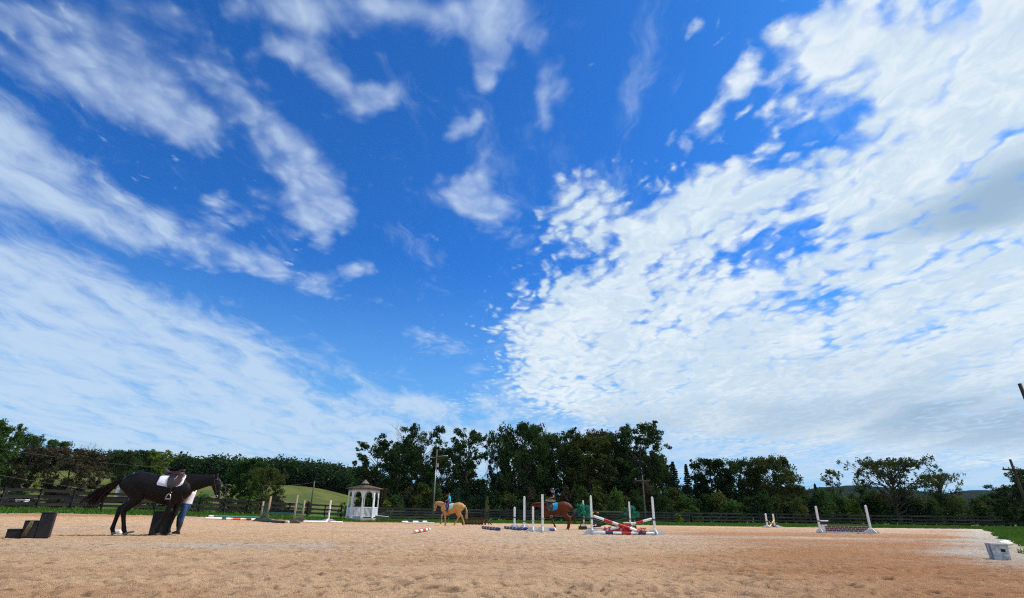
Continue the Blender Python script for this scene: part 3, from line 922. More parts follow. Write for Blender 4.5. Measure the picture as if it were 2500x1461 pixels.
G_MAIN = 'tall trees in the grove behind the back fence'
G_RIGHT = 'trees along the back fence toward the oak'
G_LEFT = 'trees on the rise behind the black board fence'
TREES = [
 # kind, name, cat, label, px, top, width, Y, colour, group, variant
 ('deadtop', 'dead_topped_tree', 'tree', 'tall tree with bare grey twigs at its top, beyond the gazebo', 975, 1040, 118, 96, 'dark', G_MAIN, 0),
 ('sparse', 'leaning_tree', 'tree', 'open tree whose limb hangs out above the gazebo roof', 930, 1080, 110, 99, 'dark', G_MAIN, 1),
 ('sparse', 'deciduous_tree', 'tree', 'open crowned tree directly behind the lamp pole', 1046, 1050, 104, 97, 'dark', G_MAIN, 0),
 ('sparse', 'deciduous_tree', 'tree', 'tall open tree left of the gap with the bare snag', 1146, 1048, 100, 96, 'dark', G_MAIN, 1),
 ('sparse', 'deciduous_tree', 'tree', 'thin airy tree right of the bare snag', 1216, 1066, 70, 98, 'dark', G_MAIN, 0),
 ('round', 'deciduous_tree', 'tree', 'broad dark tree that starts the dense half of the grove', 1290, 1044, 128, 95, 'dark', G_MAIN, 0),
 ('sparse', 'deciduous_tree', 'tree', 'see-through tree behind the rider on the chestnut horse', 1372, 1052, 104, 97, 'dark', G_MAIN, 1),
 ('column', 'deciduous_tree', 'tree', 'olive tinged tree in the middle of the dense grove', 1438, 1048, 110, 94, 'olive', G_MAIN, 0),
 ('oval', 'deciduous_tree', 'tree', 'dark tree between the olive tree and the tallest tree', 1492, 1046, 80, 97, 'dark', G_MAIN, 0),
 ('column', 'tallest_tree', 'tree', 'tallest tree of the grove, open round top, right end', 1551, 1030, 116, 95, 'dark', G_MAIN, 1),
 ('round', 'deciduous_tree', 'tree', 'lower dark tree at the right foot of the grove', 1598, 1116, 60, 94, 'dark', G_MAIN, 1),
 ('conifer', 'spruce_tree', 'tree', 'pointed dark conifer just right of the tall grove', 1642, 1126, 58, 92, 'blue', G_RIGHT, 0),
 ('conifer', 'spruce_tree', 'tree', 'slimmer conifer, second pointed one right of the grove', 1674, 1132, 46, 93, 'blue', G_RIGHT, 1),
 ('oval', 'deciduous_tree', 'tree', 'dark lopsided tree just right of the two conifers', 1734, 1108, 96, 98, 'dark', G_RIGHT, 1),
 ('round', 'deciduous_tree', 'tree', 'dark tree between the lopsided one and the feathery tree', 1798, 1130, 84, 97, 'dark', G_RIGHT, 0),
 ('round', 'feathery_tree', 'tree', 'feathery olive tree above the two small white standards', 1880, 1122, 112, 95, 'olive', G_RIGHT, 0),
 ('round', 'deciduous_tree', 'tree', 'low olive tree at the right foot of the feathery tree', 1925, 1184, 70, 92, 'olive', G_RIGHT, 1),
 ('sparse', 'deciduous_tree', 'tree', 'small dull green tree behind the feathery tree', 1836, 1152, 56, 101, 'green', G_RIGHT, 1),
 ('conifer', 'spruce_tree', 'tree', 'far little conifer before the slender tree', 1962, 1192, 26, 150, 'blue', G_RIGHT, 0),
 ('conifer', 'spruce_tree', 'tree', 'far dark conifer touching the slender tree', 1988, 1180, 34, 150, 'blue', G_RIGHT, 1),
 ('small', 'slender_tree', 'tree', 'slender lone tree with a flat open crown against the sky', 2028, 1150, 52, 110, 'olive', G_RIGHT, 0),
 ('spread', 'oak_tree', 'tree', 'wide spreading oak with thick limbs, alone against the sky', 2164, 1126, 200, 84, 'olive', None, 0),
 ('spread', 'oak_tree', 'tree', 'lower oak limb cluster spreading out right of the big oak', 2284, 1160, 96, 88, 'olive', None, 0),
 ('round', 'deciduous_tree', 'tree', 'large dark tree at the right edge behind the crossarm pole', 2534, 1148, 112, 66, 'dark', None, 0),
 ('round', 'deciduous_tree', 'tree', 'dark tree left of the crossarm pole, sloping down to the gap', 2456, 1186, 84, 72, 'dark', None, 1),
 ('oval', 'deciduous_tree', 'tree', 'shaded tree in the second rank behind the lamp pole', 1004, 1072, 90, 108, 'dark', G_MAIN, 1),
 ('round', 'deciduous_tree', 'tree', 'shaded tree in the second rank behind the palomino', 1086, 1098, 90, 110, 'dark', G_MAIN, 0),
 ('oval', 'deciduous_tree', 'tree', 'shaded tree in the second rank between the four standards and the snag', 1250, 1068, 80, 109, 'dark', G_MAIN, 0),
 ('round', 'deciduous_tree', 'tree', 'shaded tree in the second rank left of the see-through tree', 1330, 1064, 100, 108, 'dark', G_MAIN, 1),
 ('oval', 'deciduous_tree', 'tree', 'shaded tree in the second rank between see-through and olive trees', 1408, 1060, 90, 110, 'dark', G_MAIN, 1),
 ('round', 'deciduous_tree', 'tree', 'shaded tree in the second rank right of the olive tree', 1470, 1062, 100, 108, 'brown', G_MAIN, 0),
 ('oval', 'deciduous_tree', 'tree', 'shaded tree in the second rank under the tallest tree', 1540, 1072, 90, 109, 'dark', G_MAIN, 0),
 ('oval', 'deciduous_tree', 'tree', 'shaded low tree right behind the gazebo', 915, 1128, 60, 104, 'dark', G_MAIN, 0),
 # left
 ('column', 'deciduous_tree', 'tree', 'tallest green tree at the far left edge of the picture', 2, 1018, 90, 84, 'green', G_LEFT, 0),
 ('sparse', 'deciduous_tree', 'tree', 'tree with upswept wispy branches beside the tallest left tree', 40, 1036, 64, 88, 'green', G_LEFT, 1),
 ('round', 'deciduous_tree', 'tree', 'green tree below the wispy one, in front of the left woods', 62, 1066, 80, 92, 'dark', G_LEFT, 0),
 ('oval', 'brown_tree', 'tree', 'grey brown tree with a dark stem before the left meadow', 84, 1078, 62, 70, 'brown', G_LEFT, 0),
 ('round', 'deciduous_tree', 'tree', 'round topped dark green tree rising behind the brown trees', 146, 1076, 60, 112, 'green', G_LEFT, 1),
 ('bare', 'bare_tree', 'tree', 'leafless grey tree with a fan of twigs on the skyline', 222, 1082, 96, 104, 'brown', G_LEFT, 0),
 ('round', 'brown_tree', 'tree', 'broad grey brown tree under the leafless fan', 196, 1096, 120, 74, 'brown', G_LEFT, 1),
 ('oval', 'brown_tree', 'tree', 'narrow brownish tree left of the far pale building', 248, 1104, 50, 100, 'brown', G_LEFT, 1),
 ('round', 'deciduous_tree', 'tree', 'dark green dome above the croup of the black horse', 312, 1104, 74, 110, 'dark', G_LEFT, 0),
 ('sparse', 'lime_tree', 'tree', 'bright yellow green tree above the white saddle pad', 404, 1103, 54, 118, 'lime', G_LEFT, 0),
 ('round', 'deciduous_tree', 'tree', 'dark tree just left of the bright yellow green tree', 366, 1102, 66, 124, 'dark', G_LEFT, 1),
 ('conifer', 'spruce_tree', 'tree', 'rounded pointed evergreen right of the yellow green tree', 458, 1118, 34, 130, 'dark', G_LEFT, 0),
 ('oval', 'deciduous_tree', 'tree', 'tall mixed green tree over the green jump, taller half', 612, 1112, 82, 96, 'green', G_LEFT, 1),
 ('round', 'deciduous_tree', 'tree', 'rounded brownish green tree against the open meadow', 662, 1148, 76, 88, 'olive', G_LEFT, 0),
 ('oval', 'deciduous_tree', 'tree', 'dark tree left of the tall mixed green tree', 574, 1140, 50, 100, 'dark', G_LEFT, 0),
 ('sapling', 'bare_sapling', 'tree', 'leafless forked sapling right of the black horse muzzle', 556, 1172, 40, 62, 'brown', G_LEFT, 0),
 ('sapling', 'bare_sapling', 'tree', 'thin leafless sapling touching the black horse muzzle', 540, 1168, 26, 64, 'brown', G_LEFT, 1),
 ('sapling', 'bare_snag', 'tree', 'bare dead snag in the gap of the grove', 1192, 1062, 34, 95, 'brown', G_MAIN, 1),
]
for k in TREES:
    kind, name, cat, label, px, top, width, Y, col, grp, i = k
    plant(kind, name, cat, label, px, top, width, Y, col, grp, i, bark=BARK_PALE if kind in ('sapling', 'bare') else None)

LANDMARKS = [(905, 'right behind the gazebo'), (960, 'between the gazebo and the lamp pole'), (1015, 'just left of the lamp pole'), (1062, 'behind the lamp pole'), (1105, 'behind the palomino hindquarters'),
    (1150, 'behind the brown gate'), (1190, 'behind the dark brown stand'), (1235, 'left of the four white standards'), (1280, 'behind the four white standards'), (1320, 'behind the tallest flat topped standard'), (1365, 'behind the chestnut horse'),
    (1405, 'right of the chestnut horse'), (1440, 'behind the left artificial tree'), (1485, 'behind the crossrail jump'), (1535, 'behind the right artificial tree'), (1575, 'at the crossarm pole in the grove'), (1620, 'just right of the crossrail jump'),
    (1660, 'under the two conifers'), (1710, 'under the lopsided dark tree'), (1760, 'two bushes right of the lopsided dark tree'), (1810, 'left of the pair of small standards'), (1870, 'behind the pair of small standards'), (1925, 'under the feathery tree, right side'), (1975, 'left of the brick panel jump'),
    (2020, 'behind the left standard of the brick panel'), (2070, 'behind the brick panel'), (2120, 'behind the right standard of the brick panel'), (2180, 'at the foot of the big oak'), (2240, 'under the right limbs of the big oak'), (2300, 'at the right tips of the oak'), (2370, 'in the gap before the far mountain'), (2440, 'left of the leaning utility pole'), (2490, 'at the right edge of the picture')]
TONE = {'dark': 'dark green', 'brown': 'brownish', 'green': 'mid green', 'olive': 'olive', 'blue': 'bluish green'}
def near(px): return min(LANDMARKS, key=lambda q: abs(q[0] - px))[1]

# the dark understorey along the back fence, one bush after another
rng = np.random.default_rng(17)
px = 905
k = 0
while px < 2500:
    w = rng.uniform(42, 74)
    low = 1196 if px < 1640 else 1200 if px < 1940 else 1206
    top = low + rng.uniform(-16, 22)
    if 2330 < px < 2425: top += 24
    Y = rng.uniform(87.5, 91) if px < 2150 else rng.uniform(84, 88)
    col = ['dark', 'dark', 'brown', 'green', 'dark', 'olive', 'dark', 'blue'][int(rng.integers(8))]
    if 1640 < px < 1900: col = ['dark', 'olive', 'green', 'dark'][k % 4]
    plant('shrub', 'bush', 'bush', TONE[col] + ' thicket bush ' + near(px), px, top, w * 1.25, Y, col, 'bushes in the thicket behind the back fence', k)
    px += w * 0.52; k += 1
# a second, taller row inside the grove keeps it dark between the trunks
px = 900
while px < 1960:
    w = rng.uniform(70, 105)
    plant('shrub', 'bush', 'bush', TONE[['dark', 'brown', 'dark', 'dark'][k % 4]] + ' tall bush among the trunks ' + near(px), px, (1132 if 1220 < px < 1640 else 1150 if 950 < px < 1640 else 1174) + rng.uniform(-22, 22), w * 1.15, rng.uniform(99, 105), ['dark', 'brown', 'dark', 'dark'][k % 4], 'tall bushes among the grove trunks', k)
    px += w * 0.55; k += 1
# far bushy line right of the grove
px = 1930
while px < 2440:
    w = rng.uniform(46, 80)
    plant('shrub', 'bush', 'bush', TONE[['dark', 'green', 'olive'][k % 3]] + ' far bush ' + near(px), px, 1212 + rng.uniform(-8, 10), w * 1.2, rng.uniform(120, 150), ['dark', 'green', 'olive'][k % 3], 'far bushes beyond the oak', k)
    px += w * 0.5; k += 1
seen_labels = {}
for o in COL.objects:
    if o.name.startswith('bush'): seen_labels.setdefault(o['label'], []).append(o)
for lab, os_ in seen_labels.items():
    if len(os_) == 2:
        os_.sort(key=lambda o: o.location.x / o.location.y)
        os_[0]['label'] = lab + ', left one of two'; os_[1]['label'] = lab + ', right one of two'
# hedge along the left part of the fence
for px, top, w, Y, col, lab in [
    (500, 1206, 70, 60, 'green', 'rounded green bush below the black horse muzzle'), (560, 1214, 60, 62, 'olive', 'olive bush under the bare saplings'),
    (606, 1206, 70, 64, 'green', 'green bush left of the green slatted jump'), (645, 1200, 62, 68, 'olive', 'olive bush behind the green slatted jump, against the tall trees'),
    (684, 1206, 60, 72, 'brown', 'brownish bush right of the tall mixed tree'), (448, 1216, 60, 58, 'dark', 'dark bush hidden behind the black horse neck'),
    (52, 1204, 110, 60, 'dark', 'dark low bush at the left end of the fence'), (150, 1214, 100, 62, 'dark', 'dark low bush before the meadow, over the left mounting block'),
    (226, 1206, 60, 66, 'dark', 'dark low bush behind the black horse tail'), (340, 1204, 70, 62, 'dark', 'dark bush behind the hindquarters of the black horse'), (395, 1206, 90, 60, 'dark', 'dark bush behind the belly of the black horse'),
    (100, 1140, 34, 96, 'lime', 'bright green young tree in the left meadow'), (755, 1218, 26, 74, 'green', 'small bush at the foot of the short pole'),
    (838, 1226, 40, 76, 'lime', 'bright weeds just left of the gazebo'), (945, 1214, 44, 76, 'lime', 'bright yellow green weeds right of the gazebo'), (975, 1222, 40, 78, 'olive', 'olive weeds between the gazebo and the lamp pole'),
    (1190, 1212, 16, 80, 'lime', 'small yellow green sapling by the brown stand'), (1655, 1250, 30, 80, 'lime', 'bright weeds at the fence right of the crossrail jump'),
    (1948, 1216, 60, 86, 'olive', 'olive leaved bush left of the brick panel jump'), (2080, 1208, 50, 86, 'lime', 'bright green bush above the brick panel jump'), (1690, 1236, 50, 84, 'green', 'green bush at the foot of the conifers'),
    (1505, 1196, 70, 85, 'green', 'green bush behind the crossrail jump'), (1420, 1190, 60, 86, 'olive', 'olive bush behind the artificial tree, left one')]:
    plant('weed' if w < 50 else 'shrub', 'bush', 'bush', lab, px, top, w, Y, col, None, int(px))

# the wooded hillside at the left, read as one mass
def hillside():
    r = np.random.default_rng(8); cen = []; rad = []; cnt = []; mb = MB()
    for _ in range(9000):
        x = r.uniform(-270, 6); y = r.uniform(150, 275)
        a = math.degrees(math.atan2(x, y))
        if a > -14.0 and y < 205: continue
        lim = np.interp(x / y, [-1.0, -.60, -.50, -.42, -.36, -.30, -.22, -.1], [165, 168, 172, 178, 182, 186, 190, 195])
        if y < lim: continue
        if any((x - c[0]) ** 2 + (y - c[1]) ** 2 < 11 for c in cen[-900::3]): continue
        z = gz(x, y); h = r.uniform(6.0, 9.5)
        R = r.uniform(1.9, 3.3)
        cen.append((x, y, z + h - R * .9)); rad.append(R); cnt.append(60)
        for q in range(4):
            an = r.random() * 6.28
            cen.append((x + math.cos(an) * R * .7, y + math.sin(an) * R * .7, z + h - R * r.uniform(.9, 2.2))); rad.append(R * .62); cnt.append(32)
        cen.append((x, y, z + h * .35)); rad.append(R * .8); cnt.append(26)
    v, f, t = leaf_cards(r, cen, rad, cnt, 0.46, 1.05)
    link('forest', np_mesh('forest', v, f, LEAF['dark'], {'tint': t}), kind='stuff')
    return len(f)
NHILL = hillside()


# =================================================================== fences, poles, gazebo, far barn
M_BLACKWOOD = new_mat('black_fence_paint', (0.011, 0.011, 0.013), 1.0, 0.08, scale=5, var2=(0.032, 0.030, 0.029), bump=0.5, bscale=22, stretch=(0.3, 1, 1), objvar=0.25)
M_GREYWOOD = new_mat('weathered_wood', (0.16, 0.14, 0.12), 0.9, 0.2, scale=6, var2=(0.085, 0.075, 0.068), bump=0.5, bscale=25, stretch=(0.3, 1, 1), objvar=0.15)
M_WHITE = new_mat('white_paint', (0.87, 0.88, 0.88), 0.6, 0.35, scale=6, var2=(0.70, 0.69, 0.665), bump=0.12, bscale=40)
M_WHITEDIRTY = new_mat('dirty_white_paint', (0.62, 0.62, 0.61), 0.7, 0.3, scale=9, var2=(0.46, 0.44, 0.41), bump=0.15, bscale=40)

M_BACKFENCE = new_mat('worn_black_fence', (0.026, 0.026, 0.029), 1.0, 0.1, scale=4, var2=(0.085, 0.080, 0.076), bump=0.5, bscale=22, stretch=(0.3, 1, 1), objvar=0.35)
def run_points(pts, step):
    out = []; 
    for (a, b) in zip(pts[:-1], pts[1:]):
        a = Vector(a); b = Vector(b); n = max(1, round((b - a).length / step))
        out += [a.lerp(b, i / n) for i in range(n)]
    out.append(Vector(pts[-1])); return out

def fence(name, label, pts, heights, step=2.6, seed=0, mat=None, side=1, ph=1.42, group=None, bh=0.20, pale=()):
    mat = mat or M_BLACKWOOD
    r = random.Random(seed); P = run_points(pts, step)
    root = thing(name, label, 'fence', (P[0].x, P[0].y, gz(P[0].x, P[0].y)), 0, group)
    bx, by, bz = root.location
    pm = MB(); pm.box((0, 0, ph / 2 - 0.15), (0.11, 0.11, ph + 0.3), None, 0, bev=0.015); pmesh = pm.mesh('post', mat)
    bm_ = MB(); bm_.box((0, 0, 0), (1, 0.032, bh), None, 0, bev=0.008); bmesh_ = bm_.mesh('board', mat)
    bp = MB(); bp.box((0, 0, 0), (1, 0.032, bh), None, 0, bev=0.008); bpale = bp.mesh('board', M_GREYWOOD)
    zs = [gz(p.x, p.y) for p in P]
    for i, p in enumerate(P):
        o = link('post', pmesh, root, (p.x - bx, p.y - by, zs[i] - bz), (r.uniform(-.025, .025), r.uniform(-.025, .025), r.uniform(-.1, .1)))
    for i in range(len(P) - 1):
        a, b = P[i], P[i + 1]; d = Vector((b.x - a.x, b.y - a.y)); ln = d.length; ang = math.atan2(d.y, d.x)
        nx, ny = -math.sin(ang) * 0.083 * side, math.cos(ang) * 0.083 * side
        for k, h in enumerate(heights):
            za = zs[i] + h + r.uniform(-.025, .025); zb = zs[i + 1] + h + r.uniform(-.025, .025)
            o = link('board', bpale if (i, k) in pale else bmesh_, root, ((a.x + b.x) / 2 + nx - bx, (a.y + b.y) / 2 + ny - by, (za + zb) / 2 - bz), (r.uniform(-.03, .03), -math.atan2(zb - za, ln), ang))
            o.scale = (ln * 0.998, 1, 1)
    return root

F3 = [0.40, 0.84, 1.29]
F4 = [0.34, 0.66, 0.98, 1.32]
fence('board_fence', 'black board fence climbing the grass bank at the left of the arena', [(-41, 20), (-36.5, 32), (-33.8, 41), (-29.5, 54.5), (-20.5, 70)], F3, 2.5, 1, side=1)
fence('board_fence', 'long black board fence across the back, before the grove', [(-20.2, 70.4), (-9, 76.5), (4, 80), (26, 83)], F4, 2.5, 2, M_BACKFENCE, side=-1, pale=((13, 3), (14, 3), (15, 2), (11, 1)))
fence('board_fence', 'dark weathered fence at the back right, below the oak', [(26.4, 83), (44, 84), (62, 80), (80, 74), (96, 66)], F3, 2.6, 3, M_BACKFENCE, side=-1)
fence('board_fence', 'second lower black fence in the paddock behind the left one', [(-56, 44), (-44, 56), (-34, 64), (-26, 74)], [0.4, 0.8, 1.2], 2.5, 4, side=1, ph=1.3)

# ---------------------------------------------------------------- poles and wires
M_POLE = new_mat('pole_wood', (0.15, 0.12, 0.10), 0.9, 0.15, scale=4, var2=(0.11, 0.09, 0.075), bump=0.5, bscale=14, stretch=(1, 1, 0.2))
M_POLEDARK = new_mat('dark_pole_wood', (0.075, 0.055, 0.045), 0.9, 0.15, scale=4, var2=(0.045, 0.035, 0.03), bump=0.5, bscale=14, stretch=(1, 1, 0.2))
M_METAL = new_mat('galvanised_metal', (0.42, 0.43, 0.44), 0.45, 0.5, 0.1, metal=0.7)
M_DARKMETAL = new_mat('dark_metal', (0.045, 0.045, 0.05), 0.5, 0.4, 0.1, metal=0.4)
M_GLASSY = new_mat('lamp_glass', (0.55, 0.56, 0.55), 0.25, 0.5)

def pole(name, label, px, top, Y, r=0.14, mat=None, leanx=0.0, base=None):
    q = along(px, top, Y); z0 = gz(q.x, Y); h = q.z - z0
    t = thing(name, label, 'utility pole', (q.x - leanx * h, Y, z0), 0)
    m = MB(); m.tube([(0, 0, -0.4), (leanx * h * .5, 0, h * .5), (leanx * h, 0, h)], [r, r * .85, r * .68], 9)
    m.build('shaft', mat or M_POLE, t)
    return t, h
lamp, h = pole('lamp_pole', 'tall wooden pole with floodlight arms, rising behind the palomino', 1067, 1098, 72, 0.115)
for k, (dz, sx, ln) in enumerate(((-0.9, 1, 1.1), (-1.1, -1, 0.6))):
    m = MB(); m.tube([(0, 0, h + dz), (sx * ln, -0.1, h + dz + 0.12)], 0.035, 6); arm = m.build('lamp_arm', M_METAL, lamp)
    m = MB(); m.box((sx * (ln + 0.12), -0.12, h + dz + 0.10), (0.50, 0.26, 0.13), None, 0, bev=0.03); hd = m.build('lamp_head', M_METAL, arm)
m = MB(); m.box((0.24, -0.16, h - 2.0), (0.22, 0.16, 0.45), None, 0, bev=0.02); m.build('control_box', M_METAL, lamp)
m = MB(); m.tube([(0.02, -.17, 0.1), (0.02, -.15, h - 2)], 0.028, 5); m.build('conduit', M_METAL, lamp)

def crossarm(t, h, dz, half, mat, ang=0.0, braces=True, tilt=0.0):
    R = Matrix.Rotation(ang, 3, 'Z') @ Matrix.Rotation(tilt, 3, 'Y')
    m = MB(); m.box((0, -0.17, h - dz), (2 * half, 0.11, 0.13), R, 0, bev=0.01); a = m.build('crossarm', mat, t)
    for sx in (-1, 1):
        for q in (0.55, 0.92):
            p = R @ Vector((sx * half * q, 0, 0)); m = MB()
            m.tube([(p.x, p.y - .17, h - dz + .06), (p.x, p.y - .17, h - dz + .22)], [0.045, 0.03], 6); m.build('insulator', M_DARKMETAL, a)
    if braces:
        for sx in (-1, 1):
            m = MB(); p = R @ Vector((sx * half * .42, -0.20, 0)); m.tube([(p.x, p.y, h - dz - .05), (0, -.14, h - dz - .55)], 0.02, 4); m.build('brace', mat, t)
up1, h1 = pole('utility_pole', 'wooden utility pole with a crossarm before the dark grove, behind the crossrail', 1568, 1160, 74, 0.115, M_POLE)
crossarm(up1, h1, 0.75, 0.95, M_POLE, 0.05)
m = MB(); m.tube([(-1.05, -.2, h1 - .95), (-1.05, -.2, h1 - .45)], 0.16, 8); m.build('transformer', M_DARKMETAL, up1)
up2, h2 = pole('utility_pole', 'dark leaning utility pole with a long crossarm at the right edge', 2466, 1122, 46, 0.13, M_POLEDARK, -0.03)
crossarm(up2, h2, 0.85, 1.25, M_POLEDARK, 0.05, True, 0.02)
up3, h3 = pole('utility_pole', 'top of a closer dark pole leaning in at the right edge, against the clouds', 2489, 937, 27, 0.12, M_POLEDARK, -0.05)
up4, h4 = pole('short_pole', 'short grey wooden pole on the open meadow left of the gazebo', 768, 1175, 92, 0.15, M_POLE)

M_WIRE = new_mat('wire', (0.16, 0.17, 0.17), 0.6, 0.3)
def wire(label, pts, r, sagm):
    a, b = Vector(pts[0]), Vector(pts[1]); m = MB()
    m.tube([a.lerp(b, i / 14) - Vector((0, 0, sagm * 4 * (i / 14) * (1 - i / 14))) for i in range(15)], r, 4)
    tag(m.build('overhead_wire', M_WIRE), label, 'wire')
wa = along(-60, 1150, 50); wb = Vector((up4.location.x, up4.location.y, up4.location.z + h4 - .2))
wire('lower thin wire crossing the left meadow above the fence', (wa, along(300, 1206, 66)), 0.009, 0.1)
wire('upper thin wire crossing before the brown trees at the left', (along(-60, 1086, 60), along(420, 1142, 90)), 0.008, 0.4)
wire('thin wire running from the short meadow pole toward the green jump', (wb, along(640, 1186, 80)), 0.008, 0.2)

# ---------------------------------------------------------------- far pale building behind the tail
def far_barn():
    Y = 95.0; q = along(292, 1190, Y)
    M_ROOF = new_mat('pale_metal_roof', (0.55, 0.60, 0.66), 0.45, 0.5, scale=2, var2=(0.44, 0.49, 0.55))
    M_SIDE = new_mat('pale_siding', (0.50, 0.54, 0.58), 0.7, 0.3, scale=2, var2=(0.42, 0.45, 0.5))
    z0 = gz(q.x, Y) - .1
    t = thing('barn', 'pale grey roofed building far behind the tail of the black horse', 'barn', (q.x, Y + 3.2, z0), 0.5)
    H = along(285, 1155, Y).z - z0 - 1.5; W = 1.9; D = 3.0
    m = MB(); m.prism([(-W, 0), (W, 0), (W, H), (0, H + 1.5), (-W, H)], -D, D); m.build('wall', M_SIDE, t)
    for s in (-1, 1):
        m = MB(); a = math.atan2(1.5, W)
        m.box((s * W * .52, 0, H + 0.79), (W * 1.36, 2 * D + .7, 0.09), Matrix.Rotation(s * a, 3, 'Y')); rf = m.build('roof', M_ROOF, t)
    m = MB(); m.box((-0.6, -D - 0.03, 1.1), (1.5, 0.06, 2.2)); m.build('door', M_GREYWOOD, t)
    for sx in (-1, 1):
        m = MB(); m.box((sx * 1.35, -D - .03, 3.0), (0.7, 0.05, 0.8)); m.build('window', M_DARKMETAL, t)
far_barn()

# ---------------------------------------------------------------- gazebo
def gazebo():
    M_SH = new_mat('cedar_shingle', (0.24, 0.20, 0.165), 0.95, 0.1, scale=9, var2=(0.13, 0.11, 0.095), bump=0.6, bscale=30, objvar=0.2)
    M_GW = new_mat('gazebo_white', (0.74, 0.77, 0.80), 0.6, 0.3, scale=6, var2=(0.60, 0.63, 0.66), bump=0.1, bscale=30)
    M_FASC = new_mat('weathered_fascia', (0.40, 0.37, 0.34), 0.8, 0.2, scale=6, var2=(0.28, 0.255, 0.23))
    M_DECK = new_mat('gazebo_deck', (0.40, 0.385, 0.36), 0.9, 0.2, scale=5, var2=(0.28, 0.27, 0.25))
    c = spot(884, 1273); Y = 60.6
    q = along(884, 1250, Y); x0 = q.x; z0 = gz(x0, Y)
    eave = along(884, 1198, Y).z - z0; apex = along(886, 1171, Y).z - z0
    rot = math.radians(-33.5)
    t = thing('gazebo', 'white octagonal gazebo with shingled roof and little cupola', 'gazebo', (x0, Y, z0), 0)
    R = abs(along(921, 1235, Y).x - along(851, 1235, Y).x) / 2 / 0.985
    V = []
    for k in range(8):
        a = -PI / 2 + rot + k * PI / 4; V.append(Vector((math.cos(a) * R, math.sin(a) * R, 0)))
    def ring(rad, z): return [Vector((math.cos(-PI / 2 + rot + k * PI / 4) * rad, math.sin(-PI / 2 + rot + k * PI / 4) * rad, z)) for k in range(8)]
    m = MB(); lo, hi = ring(R + .12, -0.25), ring(R + .12, 0.20)
    m.add(lo + hi, [tuple(range(7, -1, -1)), tuple(range(8, 16))] + [(i, (i + 1) % 8, 8 + (i + 1) % 8, 8 + i) for i in range(8)]); m.build('deck', M_DECK, t)
    pm = MB(); pm.box((0, 0, eave / 2 + .1), (0.13, 0.13, eave - 0.2), None, 0, bev=.015); pme = pm.mesh('post', M_GW)
    for k in range(8):
        a = -PI / 2 + rot + k * PI / 4
        link('post', pme, t, (V[k].x, V[k].y, 0), (0, 0, a))
    rail_h = 1.22
    bal = MB(); bal.box((0, 0, (rail_h + .30) / 2), (0.065, 0.030, rail_h - .34)); bme = bal.mesh('baluster', M_GW)
    for k in range(8):
        a, b = V[k], V[(k + 1) % 8]; d = b - a; ln = d.length; ang = math.atan2(d.y, d.x); mid = (a + b) / 2
        # arched bracket pair under the eave
        Mx = Matrix.Translation(mid) @ Matrix.Rotation(ang, 4, 'Z')
        for s in (-1, 1):
            poly = [(s * (ln / 2 - .06), eave - .75), (s * (ln / 2 - .06), eave - .02), (s * 0.02, eave - .02), (s * 0.02, eave - .12)]
            for i in range(1, 8):
                w = i / 8 * PI / 2
                poly.append((s * (0.02 + (ln / 2 - .15 - .02) * math.sin(w)), eave - .12 - 0.52 * (1 - math.cos(w))))
            poly.append((s * (ln / 2 - .13), eave - .75))
            if s > 0: poly = poly[::-1]
            m = MB(); m.prism(poly, -.025, .025, Mx); m.build('arch_bracket', M_GW, t)
        m = MB(); m.box((mid.x, mid.y, eave + .06), (ln + .16, 0.10, 0.20), Matrix.Rotation(ang, 3, 'Z')); m.build('fascia', M_FASC, t)
        if k == 4: continue                     # the way in
        for zz, hh in ((rail_h, .07), (.36, .06)):
            m = MB(); m.box((mid.x, mid.y, zz), (ln - .12, 0.07, hh), Matrix.Rotation(ang, 3, 'Z')); m.build('rail', M_GW, t)
        n = 8 if k != 7 else 14
        for i in range(n):
            p = a.lerp(b, (i + 1) / (n + 1)); link('baluster', bme, t, (p.x, p.y, 0), (0, 0, ang))
    # roof: courses of shingles on eight slopes
    RO = R + 0.42; zc0, zc1 = eave + .16, apex - 0.62; RC = 0.30
    roof = thing('roof_dummy', '', '') if False else None
    m = MB(); lo, hi = ring(RO, zc0 - .02), ring(RC, zc1 - .02)
    m.add(lo + hi, [tuple(range(7, -1, -1)), tuple(range(8, 16))] + [(i, (i + 1) % 8, 8 + (i + 1) % 8, 8 + i) for i in range(8)])
    roof = m.build('roof', M_SH, t)
    rs = random.Random(3); sm_ = MB(); NC = 9
    for k in range(8):
        for j in range(NC):
            f0, f1 = j / NC, (j + 1.25) / NC
            r0, r1 = RO + (RC - RO) * f0, RO + (RC - RO) * min(1, f1)
            h0, h1 = zc0 + (zc1 - zc0) * f0, zc0 + (zc1 - zc0) * min(1, f1)
            A0, B0 = ring(r0 + .02, h0 + .05)[k], ring(r0 + .02, h0 + .05)[(k + 1) % 8]
            A1, B1 = ring(r1, h1 + .012)[k], ring(r1, h1 + .012)[(k + 1) % 8]
            n = max(2, int((B0 - A0).length / .20)); off = rs.random() * .5
            for i in range(n):
                u0, u1 = i / n + .004, (i + 1) / n - .004
                if i > 0: u0 += (rs.random() - .5) * .02
                dz = Vector((0, 0, rs.uniform(-.012, .022)))
                a0, b0, a1, b1 = A0.lerp(B0, u0) + dz, A0.lerp(B0, u1) + dz, A1.lerp(B1, u0), A1.lerp(B1, u1)
                dn = Vector((0, 0, -.035))
                sm_.add([a0, b0, b1, a1, a0 + dn, b0 + dn, b1 + dn, a1 + dn], [(0, 1, 2, 3), (4, 5, 1, 0), (5, 6, 2, 1), (7, 4, 0, 3)])
    so_ = sm_.build('shingles', M_SH, roof); so_['kind'] = 'stuff'
    m = MB(); lo, hi = ring(0.24, zc1 - .05), ring(0.24, zc1 + .22)
